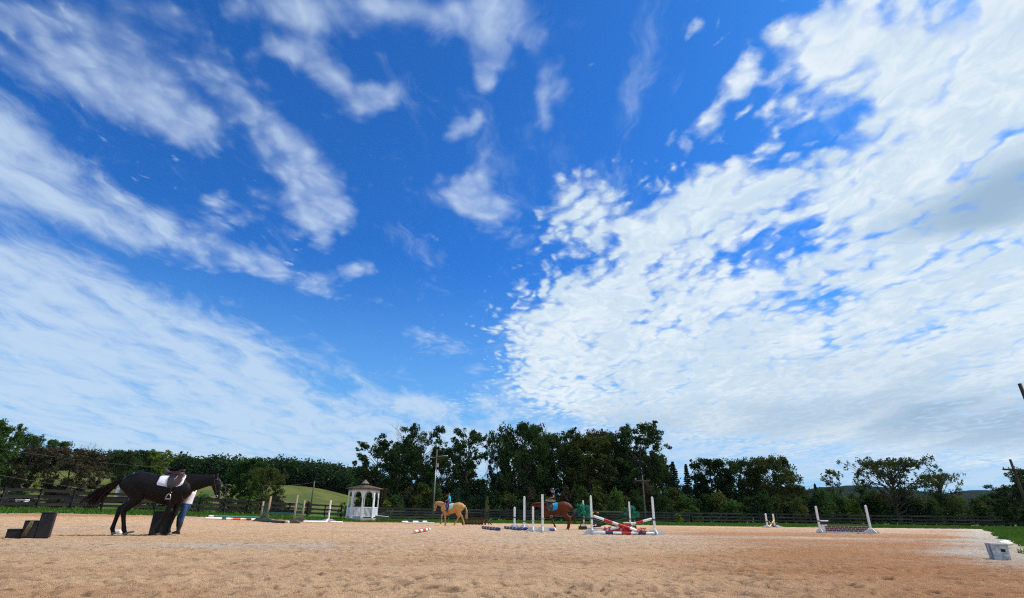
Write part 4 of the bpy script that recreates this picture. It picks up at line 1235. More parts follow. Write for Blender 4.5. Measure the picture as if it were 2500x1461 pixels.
    m.add(lo + hi, [tuple(range(8, 16))] + [(i, (i + 1) % 8, 8 + (i + 1) % 8, 8 + i) for i in range(8)]); cu = m.build('cupola', M_DARKMETAL, t)
    m = MB(); lo = ring(0.44, zc1 + .20); m.add(lo + [Vector((0, 0, apex))], [tuple(range(7, -1, -1))] + [(i, (i + 1) % 8, 8) for i in range(8)]); m.build('cupola_roof', M_SH, t)
    return t, x0, Y, z0, R
gaz, gx_, gy_, gzz, gR = gazebo()
M_TEAL = new_mat('teal_plastic', (0.05, 0.34, 0.34), 0.5, 0.4, 0.1)
m = MB(); m.tube([(0, 0, 0), (0, 0, .30), (0, 0, .36), (0, 0, .42)], [.13, .13, .07, .06], 10); m.tube([(.05, 0, .40), (.17, 0, .38), (.15, 0, .2)], .02, 5)
tag(m.build('jug', M_TEAL, None, (gx_ - gR * .74, gy_ - .62, gzz + 1.26)), 'teal jug standing on the left rail of the gazebo', 'jug')
# dark wicker chair inside
def wicker_chair():
    M_WK = new_mat('dark_wicker', (0.035, 0.04, 0.045), 0.8, 0.3, 0.4, bump=.6, bscale=40)
    t = thing('garden_chair', 'dark garden chair inside the gazebo behind the right railing', 'chair', (gx_ + .75, gy_ - .35, gzz + .2), 0.5)
    m = MB(); m.box((0, 0, .42), (.55, .52, .07), None, 0, bev=.02); m.build('seat', M_WK, t)
    m = MB(); m.box((0, .25, .75), (.55, .06, .65), Matrix.Rotation(-.15, 3, 'X'), 0, bev=.02); m.build('backrest', M_WK, t)
    for sx in (-1, 1):
        for sy in (-1, 1):
            m = MB(); m.tube([(sx * .24, sy * .22, 0), (sx * .24, sy * .22, .42)], .025, 5); m.build('leg', M_WK, t)
        m = MB(); m.box((sx * .27, 0, .64), (.06, .5, .05), None, 0, bev=.015); m.build('armrest', M_WK, t)
wicker_chair()
# low white ramp beside the gazebo
def ramp():
    p = along(932, 1262, 61.0); z = gz(p.x, 61)
    t = thing('ramp', 'low pale wooden ramp lying right of the gazebo', 'ramp', (p.x, 61, z), 0)
    w = 1.25
    for i in range(5):
        m = MB(); m.box((0, -.4 + i * .2, .42), (w, .185, .05), Matrix.Rotation(.09, 3, 'Y'), 0, bev=.01); m.build('plank', M_WHITEDIRTY, t)
    for sy in (-1, 1):
        m = MB(); m.prism([(-w / 2, 0), (w / 2, 0), (w / 2, .31), (-w / 2, .42)], sy * .44 - .02, sy * .44 + .02); m.build('side_board', M_GREYWOOD, t)
ramp()
# pale feed troughs in the paddock at the far left
for px, py, w, lab in ((55, 1221, .9, 'upper pale slab lying in the paddock behind the left fence'), (38, 1227, .9, 'lower grey slab lying in the paddock behind the left fence')):
    p = along(px, py, 50); z = gz(p.x, 50)
    m = MB(); m.box((0, 0, 0.16), (w, .5, .10), None, 0, bev=.02)
    for sx in (-1, 1): m.box((sx * w * .38, 0, .055), (.1, .4, .11))
    tag(m.build('stone_slab', M_WHITEDIRTY, None, (p.x, 50, max(z, p.z - .16))), lab, 'slab')

# =================================================================== jumps
M_PW = M_WHITE
M_RED = new_mat('red_paint', (0.62, 0.020, 0.022), 0.5, 0.4, scale=9, var2=(0.40, 0.025, 0.025))
M_NAVY = new_mat('navy_paint', (0.035, 0.040, 0.12), 0.5, 0.4, scale=9, var2=(0.025, 0.028, 0.08))
M_BLUE = new_mat('purple_blue_paint', (0.065, 0.06, 0.22), 0.5, 0.4, scale=9, var2=(0.045, 0.045, 0.15))
M_GREEN = new_mat('green_paint', (0.020, 0.105, 0.055), 0.55, 0.4, scale=8, var2=(0.010, 0.045, 0.03))
M_TEALGREEN = new_mat('faded_green_paint', (0.03, 0.14, 0.10), 0.6, 0.3, scale=8, var2=(0.02, 0.09, 0.065))
M_DKGREEN = new_mat('dark_green_paint', (0.012, 0.045, 0.022), 0.6, 0.3, scale=8, var2=(0.008, 0.03, 0.016))
M_BLACK = new_mat('black_paint', (0.018, 0.018, 0.02), 0.5, 0.4, scale=8, var2=(0.03, 0.03, 0.032))
M_YELLOW = new_mat('yellow_paint', (0.72, 0.42, 0.03), 0.5, 0.4, scale=8, var2=(0.58, 0.33, 0.03))
M_POST = new_mat('tan_post_wood', (0.34, 0.25, 0.165), 0.9, 0.15, scale=5, var2=(0.20, 0.15, 0.105), bump=.5, bscale=16, stretch=(1, 1, .2))
M_BROWN = new_mat('brown_stain', (0.075, 0.035, 0.024), 0.8, 0.2, scale=6, var2=(0.045, 0.024, 0.018))
M_MAROON = new_mat('maroon_brick_paint', (0.11, 0.014, 0.028), 0.6, 0.3, scale=7, var2=(0.05, 0.010, 0.018))
M_MORTAR = new_mat('mortar_paint', (0.60, 0.50, 0.50), 0.7, 0.3, scale=9, var2=(0.5, 0.42, 0.42))
M_CUP = new_mat('blue_plastic_cup', (0.02, 0.03, 0.12), 0.45, 0.5, 0.1)
M_CUPDARK = new_mat('dark_steel_cup', (0.02, 0.022, 0.03), 0.45, 0.5, 0.1, metal=.3)
M_GREYBASE = new_mat('pale_grey_paint', (0.70, 0.71, 0.72), 0.65, 0.3, scale=6, var2=(0.55, 0.55, 0.54))

def striped(name, label, a, b, r, pattern, group=None, n=9, cat='pole'):
    """a jump pole from a to b; pattern = [(share of length, material)]"""
    a, b = Vector(a), Vector(b); c = (a + b) / 2; mats = []; mi = []; pts = []; rad = []
    tot = sum(q[0] for q in pattern); s = 0.0
    pts.append(a - c); rad.append(r * .8)
    pts.append((a - c).lerp(b - c, .008)); rad.append(r)
    first = True
    for w, mt in pattern:
        if mt not in mats: mats.append(mt)
        if first: mi.append(mats.index(mt)); first = False
        s += w / tot
        pts.append((a - c).lerp(b - c, min(s, .992))); rad.append(r); mi.append(mats.index(mt))
    pts.append(b - c); rad.append(r * .8); mi.append(mi[-1])
    m = MB(); m.tube(pts, rad, n, mi, smooth=True)
    o = m.build(name, mats, None, c)
    return tag(o, label, cat, group)

def standard(px, base, top, label, group=None, w=0.095, foot=0.42, fh=0.20, cup=None, cupmat=None, ang=0.0, Y=None, base_mat=None, dome=True, cat='jump standard'):
    p = spot(px, base)
    if Y: q = along(px, base, Y); p = Vector((q.x, Y, gz(q.x, Y)))
    # the given px is where the foot stands; the post is upright from there
    h = rise(p, px, top)
    t = thing('jump_standard', label, cat, p, ang, group)
    m = MB()
    if dome:
        m.box((0, 0, h / 2 - .03), (w, w, h - .06), None, 0, bev=.01)
        m.box((0, 0, h - .045), (w, w, .03), None, 0, taper=.8); m.box((0, 0, h - .015), (w * .8, w * .8, .03), None, 0, taper=.45)
    else:
        m.box((0, 0, h / 2), (w, w, h), None, 0, bev=.006)
    m.build('post', M_PW, t)
    bm_ = base_mat or M_GREYBASE
    for k, rr in enumerate((0, PI / 2)):
        for s in (-1, 1):
            R = Matrix.Rotation(rr, 4, 'Z')
            poly = [(s * w / 2 * 1.02, 0.0), (s * (foot + w / 2), 0.0), (s * (foot + w / 2), fh * .30), (s * (foot * .35 + w / 2), fh), (s * w / 2 * 1.02, fh)]
            if s < 0: poly = poly[::-1]
            mm = MB(); mm.prism(poly, -.019, .019, R); mm.build('foot_board', M_PW if k else bm_, t)
    if cup:
        for hc in (cup if isinstance(cup, (list, tuple)) else [cup]):
            mm = MB(); mm.box((0, -w / 2 - .018, hc), (w + .035, .03, .055)); mm.box((0, w / 2 + .018, hc), (w + .035, .03, .055)); 
            mm.box((-w / 2 - .018, 0, hc), (.03, w + .03, .055)); mm.box((w / 2 + .018, 0, hc), (.03, w + .03, .055))
            mm.build('jump_cup', cupmat or M_CUP, t)
    return t, p, h

# ---- crossrail in front
G_CR = None
sA, pA, hA = standard(1446, 1304, 1210, 'tall white standard at the left end of the red and white crossrail', foot=.30, fh=.20, cup=.63, cupmat=M_CUP, w=.085)
sB, pB, hB = standard(1599.5, 1307, 1213, 'tall white standard at the right end of the red and white crossrail', foot=.42, fh=.20, cup=.60, cupmat=M_CUP, w=.09, Y=pA.y - .15)
xa, xb, yj = pA.x, pB.x, pA.y
W_ = xb - xa
striped('jump_pole', 'red and white crossrail pole whose left end is up', (xa + .06, yj - .11, .72), (xa + W_ * .70, yj - .16, .16), .052, [(.25, M_PW), (.2, M_RED), (.13, M_PW), (.27, M_RED), (.15, M_PW)])
striped('jump_pole', 'red and white crossrail pole whose right end is up', (xb - .06, yj - .02, .63), (xa + W_ * .16, yj + .03, .10), .052, [(.18, M_PW), (.14, M_RED), (.10, M_PW), (.24, M_RED), (.34, M_PW)])
striped('ground_pole', 'white, navy and red ground pole under the crossrail', (xa + .02, yj - .34, .055), (xb - .06, yj - .36, .055), .055, [(.19, M_PW), (.13, M_NAVY), (.14, M_PW), (.16, M_RED), (.12, M_PW), (.13, M_NAVY), (.15, M_PW)])
# red flowers and flower boxes under it
M_PETALR = new_mat('red_petal', (0.50, 0.010, 0.016), 0.6, 0.3, scale=12, var2=(0.36, 0.008, 0.012))
M_PETALW = new_mat('white_petal', (0.72, 0.70, 0.66), 0.6, 0.3)
M_LEAFY = new_mat('plastic_leaf', (0.03, 0.10, 0.03), 0.5, 0.4, scale=12, var2=(0.02, 0.06, 0.02))
def flowers(m, rng, c, d, n, mi, r):
    for _ in range(n):
        p = Vector(c) + Vector((rng.uniform(-1, 1) * d[0], rng.uniform(-1, 1) * d[1], rng.uniform(-1, 1) * d[2]))
        k = 5; R = Matrix.Rotation(rng.random() * 6.28, 3, 'Z') @ Matrix.Rotation(rng.uniform(-1.2, 1.2), 3, 'X')
        for i in range(k):
            a = 2 * PI * i / k
            q = [Vector((0, 0, 0)), Vector((math.cos(a - .5) * r * .7, math.sin(a - .5) * r * .7, r * .25)), Vector((math.cos(a) * r, math.sin(a) * r, r * .1)), Vector((math.cos(a + .5) * r * .7, math.sin(a + .5) * r * .7, r * .25))]
            m.add([R @ v + p for v in q], [(0, 1, 2, 3)], mi)
def flower_box(label, cx, w, h, spec, y, tilt=0.0):
    rng = random.Random(int(cx * 100)); 
    t = thing('flower_box', label, 'flower box', (cx, y, gz(cx, y)), tilt)
    m = MB(); m.box((0, 0, h * .3), (w, .26, h * .6), None, 0, bev=.015); m.build('box', M_RED, t)
    m = MB()
    for mi, n, r, zc, dz in spec: flowers(m, rng, (0, -.03, zc), (w * .5, .17, dz), n, mi, r)
    m.build('flowers', [M_PETALR, M_PETALW, M_LEAFY], t)
flower_box('red flower box with white blooms in the middle under the crossrail', xa + W_ * .50, .80, .42, [(0, 50, .07, .20, .17), (1, 22, .06, .14, .12), (2, 26, .06, .12, .10)], yj + .16)
flower_box('low red flower roll at the left under the crossrail', xa + W_ * .275, .44, .22, [(0, 40, .06, .16, .10)], yj + .10, -.15)
flower_box('low red flower roll at the right under the crossrail', xa + W_ * .785, .50, .22, [(0, 42, .06, .15, .10), (2, 6, .05, .1, .05)], yj + .10, .25)

# ---- green crossrail behind
sC, pC, hC = standard(1426, 1292, 1222, 'white standard behind the left artificial tree, second jump', foot=.30, fh=.17, cup=.58, w=.09)
sD, pD, hD = standard(1540, 1292.5, 1225, 'white standard behind the right artificial tree, second jump', foot=.30, fh=.17, cup=.60, w=.09, Y=pC.y)
wx = pD.x - pC.x
striped('jump_pole', 'dark green crossrail pole whose left end is up', (pC.x + .06, pC.y - .10, .66), (pC.x + wx * .80, pC.y - .12, .10), .055, [(1, M_DKGREEN)])
striped('jump_pole', 'dark green crossrail pole whose right end is up', (pD.x - .06, pC.y + .02, .66), (pC.x + wx * .18, pC.y + .02, .10), .055, [(1, M_DKGREEN)])
striped('ground_pole', 'plain white ground pole between the two artificial trees', (pC.x + .15, pC.y - .30, .05), (pD.x + .15, pC.y - .33, .05), .05, [(1, M_WHITEDIRTY)])
M_ART = leaf_mat('artificial_leaf', (0.016, 0.17, 0.115), (0.045, 0.33, 0.24))
def fake_tree(px, base, top, label, dx):
    p = spot(px, base); p.y -= .3; h = rise(p, px, top)
    t = thing('artificial_tree', label, 'artificial tree', p, 0)
    m = MB(); m.box((-.13, 0, .09), (.24, .24, .18), None, 0, bev=.02); m.box((.13, 0.02, .09), (.22, .24, .18), None, 0, bev=.02); m.build('pot', M_BLACK, t)
    m = MB(); r = random.Random(px)
    for k in range(7):
        m.tube([(r.uniform(-.2, .2), r.uniform(-.08, .08), .15), (r.uniform(-.1, .1) + dx * .5, 0, h * .42), (dx + r.uniform(-.16, .16), 0, h * .75)], [.013, .011, .008], 4)
    m.build('stem', M_DARKMETAL, t)
    rng = np.random.default_rng(int(px)); cen = []
    for k in range(30):
        u = rng.random(); cen.append((dx + rng.normal() * .16 * (.6 + .9 * math.sin(PI * u)), rng.normal() * .14, h * (.46 + .48 * u)))
    v, f, ti = leaf_cards(rng, cen, np.full(30, .13), np.full(30, 26), .055, 1)
    link('leaves', np_mesh('leaves', v, f, M_ART, {'tint': ti}), t)
fake_tree(1421.5, 1293, 1230, 'potted artificial teal tree before the left standard of the second jump', .05)
fake_tree(1543, 1290, 1234, 'potted artificial teal tree before the right standard of the second jump', -.03)

# ---- four standards with blue and white poles
sd1 = standard(1256, 1292, 1238, 'short white standard with a blue cup, leftmost of the four', foot=.28, fh=.22, cup=.62, w=.115)
sd2 = standard(1280, 1292, 1212, 'second tallest white standard, blue cup low down, beside the leftmost short one', foot=.28, fh=.22, cup=.42, w=.115)
sd3 = standard(1301.5, 1297.5, 1237, 'short white standard directly left of the tallest of the four', foot=.27, fh=.20, cup=.50, cupmat=M_METAL, w=.095)
sd4 = standard(1325, 1299, 1207.5, 'tallest white flat topped standard before the chestnut horse', foot=.29, fh=.22, cup=.58, cupmat=M_METAL, w=.105, dome=False)
def bands(n, a, b, wa=.17, wb=.025):
    out = []
    for i in range(n):
        out.append((wa, a)); 
        if i < n - 1: out.append((wb, b))
    return out
a = spot(1233, 1290.5); b = spot(1270.5, 1295); striped('jump_pole', 'purple blue pole with thin white rings before the short standard', a + Vector((0, 0, .06)), b + Vector((0, 0, .06)), .075, bands(5, M_BLUE, M_PW))
a = spot(1271, 1293.2); b = spot(1288, 1295.0); striped('jump_pole', 'stub of purple blue pole between the two left standards', a + Vector((0, 0, .06)), b + Vector((0, 0, .06)), .08, bands(2, M_BLUE, M_PW))
a = spot(1334, 1297.4); b = spot(1355, 1296.4); striped('jump_pole', 'purple blue pole end poking out right of the tallest standard', a + Vector((0, 0, .07)), b + Vector((0, 0, .07)), .085, bands(3, M_NAVY, M_BLUE) + [(.12, M_PW)])
a = spot(1178.5, 1291); b = spot(1219, 1295.5); striped('jump_pole', 'purple blue pole with white rings lying alone on the sand', a + Vector((0, 0, .06)), b + Vector((0, 0, .06)), .085, bands(6, M_NAVY, M_PW))
# red and white pole seen nearly end on
a = spot(1012, 1303); striped('jump_pole', 'short looking red and white pole lying alone on open sand', a + Vector((0, 0, .07)), spot(1049, 1295.5) + Vector((0, 0, .06)), .052, [(.16, M_WHITEDIRTY), (.14, M_RED), (.13, M_PW), (.24, M_RED), (.13, M_PW), (.12, M_RED), (.10, M_PW)])
# black and white pole and thin white pole before the palomino
a = spot(981, 1276.5); b = spot(1042, 1275.8); striped('jump_pole', 'black and white pole lying near the palomino', a + Vector((0, 0, .08)), b + Vector((0, 0, .08)), .075, [(.22, M_PW), (.2, M_BLACK), (.22, M_PW), (.18, M_BLACK), (.2, M_PW)])
a = spot(990, 1278.8); b = spot(1060, 1279.4); striped('jump_pole', 'thin plain white pole lying just in front of the black and white one', a + Vector((0, 0, .05)), b + Vector((0, 0, .05)), .05, [(1, M_PW)])

# ---- brown gate and dark stand
def brown_gate():
    a = spot(1127, 1281.5); b = spot(1182, 1281.5); Y = a.y; h = rise(a, 1127, 1263)
    t = thing('brush_gate', 'low brown picket gate panel behind the palomino hindquarters', 'gate', (a.x, Y, 0), 0)
    w = b.x - a.x
    for z in (h * .15, h * .80):
        m = MB(); m.box((w / 2, .03, z), (w, .04, .10)); m.build('rail', M_BROWN, t)
    n = 15; pk = MB(); pk.box((0, 0, h / 2), (w / n * .62, .03, h), None, 0, bev=.005); pme = pk.mesh('picket', M_BROWN)
    for i in range(n): link('picket', pme, t, ((i + .5) * w / n, -.01, 0))
    return Y
YG = brown_gate()
def dark_stand():
    p = spot(1184.5, 1281.8); h = rise(p, 1184.5, 1224)
    t = thing('dark_stand', 'thin dark brown stand with splayed feet beside the brown gate', 'jump standard', p, .3)
    m = MB(); m.box((0, 0, h / 2), (.12, .12, h), None, 0, bev=.01); m.build('post', M_BROWN, t)
    for k in range(4):
        m = MB(); a = k * PI / 2 + PI / 4; m.tube([(math.cos(a) * .04, math.sin(a) * .04, .42), (math.cos(a) * .62, math.sin(a) * .62, .03)], .04, 5); m.build('leg', M_BROWN, t)
dark_stand()

# ---- green slatted jump at the left back
def green_jump():
    def wing(px0, b0, t0, px1, b1, t1, label):
        p = spot(px0, b0); q = spot(px1, b1); h0 = rise(p, px0, t0); h1 = rise(q, px1, t1)
        t = thing('wing_standard', label, 'jump standard', p, 0)
        d = q - p
        for off, h in ((Vector((0, 0, 0)), h0), (d, h1)):
            m = MB(); m.tube([off + Vector((0, 0, -.05)), off + Vector((0, 0, h))], [.085, .078], 9); m.build('post', M_POST, t)
        for i in range(4):
            f = (i + 1) / 5; c = d * f; hh = (h0 + (h1 - h0) * f) * .80
            m = MB(); m.box((c.x, c.y, hh * .58), (.10, .035, hh * .84), Matrix.Rotation(math.atan2(d.y, d.x), 3, 'Z'), 0, bev=.01); m.build('slat', M_GREEN, t)
        for f in (.25, .75):
            m = MB(); c = d * .5; m.box((c.x, c.y + .04, h1 * f), (d.length, .04, .09), Matrix.Rotation(math.atan2(d.y, d.x), 3, 'Z')); m.build('rail', M_GREEN, t)
        for off in (Vector((0, 0, 0)), d):
            m = MB(); m.prism([(-.55, 0), (.55, 0), (.5, .08), (.2, .24), (-.2, .24), (-.5, .08)], -.10, .10, Matrix.Translation(off)); m.build('foot', M_GREYWOOD, t)
        return p, q
    pl, ql = wing(651, 1274, 1212, 635, 1272.5, 1224, 'left wing of the green slatted jump, two tan posts')
    pr, qr = wing(716, 1278, 1209, 736, 1274, 1222, 'right wing of the green slatted jump, two tan posts with green slats')
    def at_h(p, z): return p + Vector((0, 0, z))
    z1 = rise(pl, 655, 1252.5); z2 = rise(pl, 655, 1246.5)
    striped('jump_pole', 'green pole resting between the two tan post wings', at_h(pl, z1) + Vector((.05, -.1, 0)), at_h(pr, z1) + Vector((-.05, -.1, 0)), .085, [(1, M_TEALGREEN)])
    m = MB(); c = (pl + pr) / 2; d = pr - pl
    m.box((0, 0, 0), (d.length - .2, .04, .20), Matrix.Rotation(math.atan2(d.y, d.x), 3, 'Z'), 0, bev=.01)
    tag(m.build('jump_plank', M_BLACKWOOD, None, c + Vector((0, .05, z2))), 'dark plank hung above the green pole of the slatted jump', 'plank')
    striped('ground_pole', 'dark green ground pole below the slatted jump', at_h(pl, .07) + Vector((-.5, -.35, 0)), at_h(pr, .07) + Vector((-.2, -.35, 0)), .09, [(.9, M_GREEN), (.1, M_WHITEDIRTY)])
green_jump()
a = spot(500, 1268.5); b = spot(629, 1271.5)
striped('jump_pole', 'long white pole with black, yellow and red bands along the left edge of the sand', a + Vector((0, 0, .09)), b + Vector((0, 0, .08)), .075, [(.29, M_PW), (.08, M_BLACK), (.09, M_PW), (.04, M_YELLOW), (.14, M_RED), (.06, M_PW), (.05, M_YELLOW), (.10, M_BLACK), (.14, M_PW)])
a = spot(508, 1266.0); b = spot(632, 1268.8)
striped('jump_pole', 'faded green pole lying just behind the long banded white pole', a + Vector((0, 0, .16)), b + Vector((0, 0, .16)), .085, [(.08, M_WHITEDIRTY), (.9, M_TEALGREEN)])
sS = standard(801, 1274, 1222, 'single white standard between the green jump and the gazebo', foot=.62, fh=.24, cup=1.05, cupmat=M_CUPDARK, w=.125)
a = spot(740, 1275.5); b = spot(796, 1276); striped('ground_pole', 'white ground pole leading to the single white standard', a + Vector((0, 0, .06)), b + Vector((0, 0, .06)), .07, [(1, M_PW)])
a = spot(806, 1276); b = spot(836, 1276.2); striped('ground_pole', 'white ground pole end right of the single white standard', a + Vector((0, 0, .04)), b + Vector((0, 0, .04)), .05, [(1, M_PW)])

# ---- black stands with yellow tops behind the crossrail
for px, lab in ((1448.5, 'left black stand with a yellow block on top'), (1460.5, 'right black stand with a yellow block on top')):
    p = spot(px, 1287); h = rise(p, px, 1252); ht = rise(p, px, 1242)
    t = thing('yellow_topped_stand', lab + ', behind the crossrail', 'jump standard', p, 0)
    for s in (-1, 1):
        m = MB(); m.box((s * .10, 0, ht / 2), (.035, .035, ht)); m.build('post', M_BLACK, t)
    m = MB(); m.box((0, 0, h * .56), (.17, .05, h * .86), None, 0, bev=.01); m.build('panel', M_BLACK, t)
    m = MB(); m.box((0, -.02, h), (.16, .12, .075), None, 0, bev=.01); m.build('block', M_YELLOW, t)
    m = MB(); m.box((0, 0, .04), (.34, .5, .08), None, 0, bev=.01); m.build('foot', M_BLACK, t)
a = spot(1522, 1283.5); b = spot(1545, 1283.8); striped('jump_pole', 'short white pole lying at the grass edge behind the crossrail', a + Vector((0, 0, .25)), b + Vector((0, 0, .25)), .05, [(1, M_PW)])
# ---- small pair with yellow and black cross poles
s1 = standard(1874, 1288.5, 1254, 'left one of the pair of small white standards at the far right back', foot=.4, fh=.2, cup=.5, cupmat=M_BLACK, w=.125)
s2 = standard(1892, 1288.0, 1255, 'right one of the pair of small white standards at the far right back', foot=.7, fh=.2, cup=.55, cupmat=M_BLACK, w=.125)
p1, p2 = s1[1], s2[1]
yb = [(.3, M_BLACK), (.22, M_YELLOW), (.16, M_BLACK), (.2, M_YELLOW), (.12, M_BLACK)]
striped('jump_pole', 'yellow and black pole slanting down from the right small standard', p2 + Vector((-.06, -.15, .62)), p1 + Vector((.1, -.2, .08)), .06, [(.45, M_YELLOW), (.2, M_BLACK), (.35, M_YELLOW)])
striped('jump_pole', 'black and yellow pole slanting down from the left small standard', p1 + Vector((.06, -.02, .60)), p2 + Vector((-.1, -.02, .08)), .06, [(.2, M_BLACK), (.2, M_YELLOW), (.6, M_BLACK)])

# ---- brick panel jump at the right
s3, p3, h3_ = standard(2003.5, 1301, 1236, 'white standard left of the brick painted panel', foot=.20, fh=.20, cup=.62, cupmat=M_CUPDARK, w=.10)
s4, p4, h4_ = standard(2128, 1303, 1233.5, 'white standard right of the brick painted panel', foot=.44, fh=.22, w=.10, Y=p3.y)
def brick_wall():
    p = spot(2016, 1302); Y = p3.y + .03; a = along(2014, 1290, Y); b = along(2119, 1290, Y); w = b.x - a.x
    h = rise(Vector((a.x, Y, 0)), 2060, 1284.8); h0 = 0.06
    t = thing('brick_panel', 'low jump panel painted as maroon bricks between two white standards', 'jump panel', (a.x + w / 2, Y, 0), 0)
    m = MB(); m.box((0, 0, h0 + (h - h0) / 2), (w, .06, h - h0), None, 0, bev=.004); m.build('panel', M_MORTAR, t)
    m = MB(); m.box((-.08, .04, .025), (w + .3, .14, .05)); m.build('sill_board', M_GREYBASE, t)
    rows = 3; rh = (h - h0) / rows; n = 10; bw = w / n
    for r in range(rows):
        off = 0 if r % 2 else .5
        for i in range(-1, n + 1):
            x0 = (i + off) * bw + .018; x1 = x0 + bw - .036
            x0 = max(x0, .02); x1 = min(x1, w - .02)
            if x1 - x0 < .06: continue
            m = MB(); m.box(((x0 + x1) / 2 - w / 2, -.034, h0 + (r + .5) * rh), (x1 - x0, .016, rh - .030)); m.build('brick', M_MAROON, t)
brick_wall()
def white_shelf():
    Y = p3.y - .1; a = along(2006, 1276.5, Y); b = along(2024, 1276.5, Y)
    t = thing('jump_filler', 'short white rounded filler board beside the left standard of the brick panel', 'jump filler', (a.x + (b.x - a.x) / 2, Y + .25, 0), 0)
    w = b.x - a.x + .1; z = a.z
    m = MB(); m.box((0, 0, z + .10), (w, .30, .07), None, 0, bev=.03); m.build('top_board', M_PW, t)
    m = MB(); m.box((0, 0.05, z - .02), (w * .9, .05, .14), None, 0, bev=.01); m.build('dark_board', M_BLACK, t)
    m = MB(); m.box((.06, 0.1, (z - .1) / 2), (w * .7, .05, z - .1), None, 0, bev=.01); m.build('white_board', M_PW, t)
white_shelf()

# ---- white block at the right edge
def white_block():
    M_CHIP = new_mat('chipped_white_paint', (0.62, 0.64, 0.68), 0.8, 0.2, scale=16, var2=(0.25, 0.26, 0.29), bump=.4, bscale=30)
    p = spot(2455, 1365); k = rise(p, 2455, 1328)
    w = 31 / 1404 * p.y
    t = thing('jump_block', 'chipped white block with a dark square hole by the right edge of the sand', 'block', p + Vector((0, .12, -.02)), -0.42)
    hw = w / 2; h = k + .0; d = .15
    # body as a ring of walls so the hole is real
    hx, hz, hh, hd = .04, h * .62, .05, .075
    m = MB()
    m.box((0, 0.06, h / 2), (w, 2 * d - .12, h), None, 0, taper=1.08)
    y = -d + .03
    m.box((0, y, (hz - hh / 2) / 2), (w, .06, hz - hh / 2)); m.box((0, y, (h + hz + hh / 2) / 2), (w * 1.06, .06, h - hz - hh / 2 - .01))
    m.box((-(hw + hd / 2 - hx) / 2 , y, hz), (hw - hd / 2 + hx, .058, hh)); m.box(((hw + hd / 2 + hx) / 2, y, hz), (hw - hd / 2 - hx, .058, hh))
    m.build('body', M_CHIP, t)
    m = MB(); m.box((hx, y + .02, hz), (hd, .012, hh)); m.build('hole', M_BLACK, t)  # black plate set in the hole, its colour puts in the shade
    m = MB(); m.box((0, 0, h + .012), (w * 1.10, 2 * d * 1.05, .03), None, 0, bev=.008); m.build('lid', M_WHITEDIRTY, t)
white_block()
for i, (x0, y0, x1, y1, lab, mt) in enumerate(((2444, 1334, 2462, 1324, 'white plastic pole end lying behind the white block, upper one', M_PW), (2452, 1336, 2472, 1329, 'pale yellowish pole end lying behind the white block, lower one', M_WHITEDIRTY))):
    a = spot(x0, y0 + 4); b = spot(x1, y1 + 8)
    striped('pole_end', lab, a + Vector((0, 0, .13 - .03 * i)), b + Vector((0, 0, .10)), .045, [(1, mt)])

# ---- mounting blocks, things between the horse's feet
M_BLOCK = new_mat('black_plastic', (0.010, 0.011, 0.014), 0.55, 0.2, scale=5, var2=(0.022, 0.022, 0.023), bump=.2, bscale=25)
M_STRAW = new_mat('straw', (0.22, 0.17, 0.10), 0.9, 0.1, scale=20, var2=(0.13, 0.10, 0.06))
def mounting_block(px, base, top, w, depth, back, label, rot, straw):
    p = spot(px, base); H = rise(p, px, top); p = p + Vector((0, back, 0)); p.x = along(px, base, p.y).x
    t = thing('mounting_block', label, 'mounting block', p, rot)
    D = depth; n = 3
    for k in range(n):                       # three columns side by side, each a hollow box up to its tread
        x0 = -w / 2 + k * w / n; x1 = x0 + w / n if k < n - 1 else w / 2; z1 = H * (k + 1) / n
        m = MB(); ins = .003 * (n - k)
        m.box(((x0 + x1) / 2, 0, z1 / 2 - .012), (x1 - x0 - .001, D - 2 * ins, z1 - .012), None, 0, bev=.015)
        m.build('step_box', M_BLOCK, t)
        m = MB(); m.box(((x0 + x1) / 2, 0, z1 - .006), (x1 - x0 + .01, D + .01, .022), None, 0, bev=.008); m.build('tread', M_BLOCK, t)
    m = MB(); 
    if straw:
        r = random.Random(2); m = MB()
        for i in range(20):
            x = -.02 + r.uniform(-.03, .03)
            m.tube([(x + .03, -D / 2 - .03, H * .66), (x + r.uniform(-.02, .02), -D / 2 - .04, H * .4), (x - .05 + r.uniform(-.06, .05), -D / 2 - .035, H * r.uniform(.02, .2))], .005, 3)
        tag(m.build('straw_tassel', M_STRAW, None, p, (0, 0, rot)), 'dry straw coloured tassel hanging on the steps of the left mounting block', 'tassel')
mounting_block(68, 1314, 1251, .88, .50, .30, 'black three step mounting block at the left, straw tassel on it', 0.58, True)
mounting_block(387, 1306, 1249, .85, .56, .42, 'black mounting block standing behind the front legs of the black horse', -PI / 2 + .54, False)
p = spot(284, 1303); m = MB(); m.box((0, 0, .045), (.29, .30, .09), Matrix.Rotation(.3, 3, 'Z'), 0, bev=.02); m.box((.02, 0, .10), (.16, .18, .03), Matrix.Rotation(.3, 3, 'Z'), 0, bev=.01)
tag(m.build('white_cap', M_WHITE, None, p), 'small white plastic cap lying between the hind hooves of the black horse', 'cap')
a = spot(300, 1305); b = spot(325, 1302.5); striped('short_log', 'short dark stick lying by the right hind hoof of the black horse', a + Vector((0, 0, .03)), b + Vector((0, 0, .05)), .03, [(1, M_BLACK)], cat='stick')

# =================================================================== horses
def coat(name, base, var2, rough=0.42, sheen=0.25, spec=0.14):
    m = new_mat(name, base, rough, spec, scale=3.2, var2=var2, bump=0.08, bscale=120)
    p = [n for n in m.node_tree.nodes if n.type == 'BSDF_PRINCIPLED'][0]
    p.inputs['Sheen Weight'].default_value = sheen; p.inputs['Sheen Roughness'].default_value = 0.4
    return m

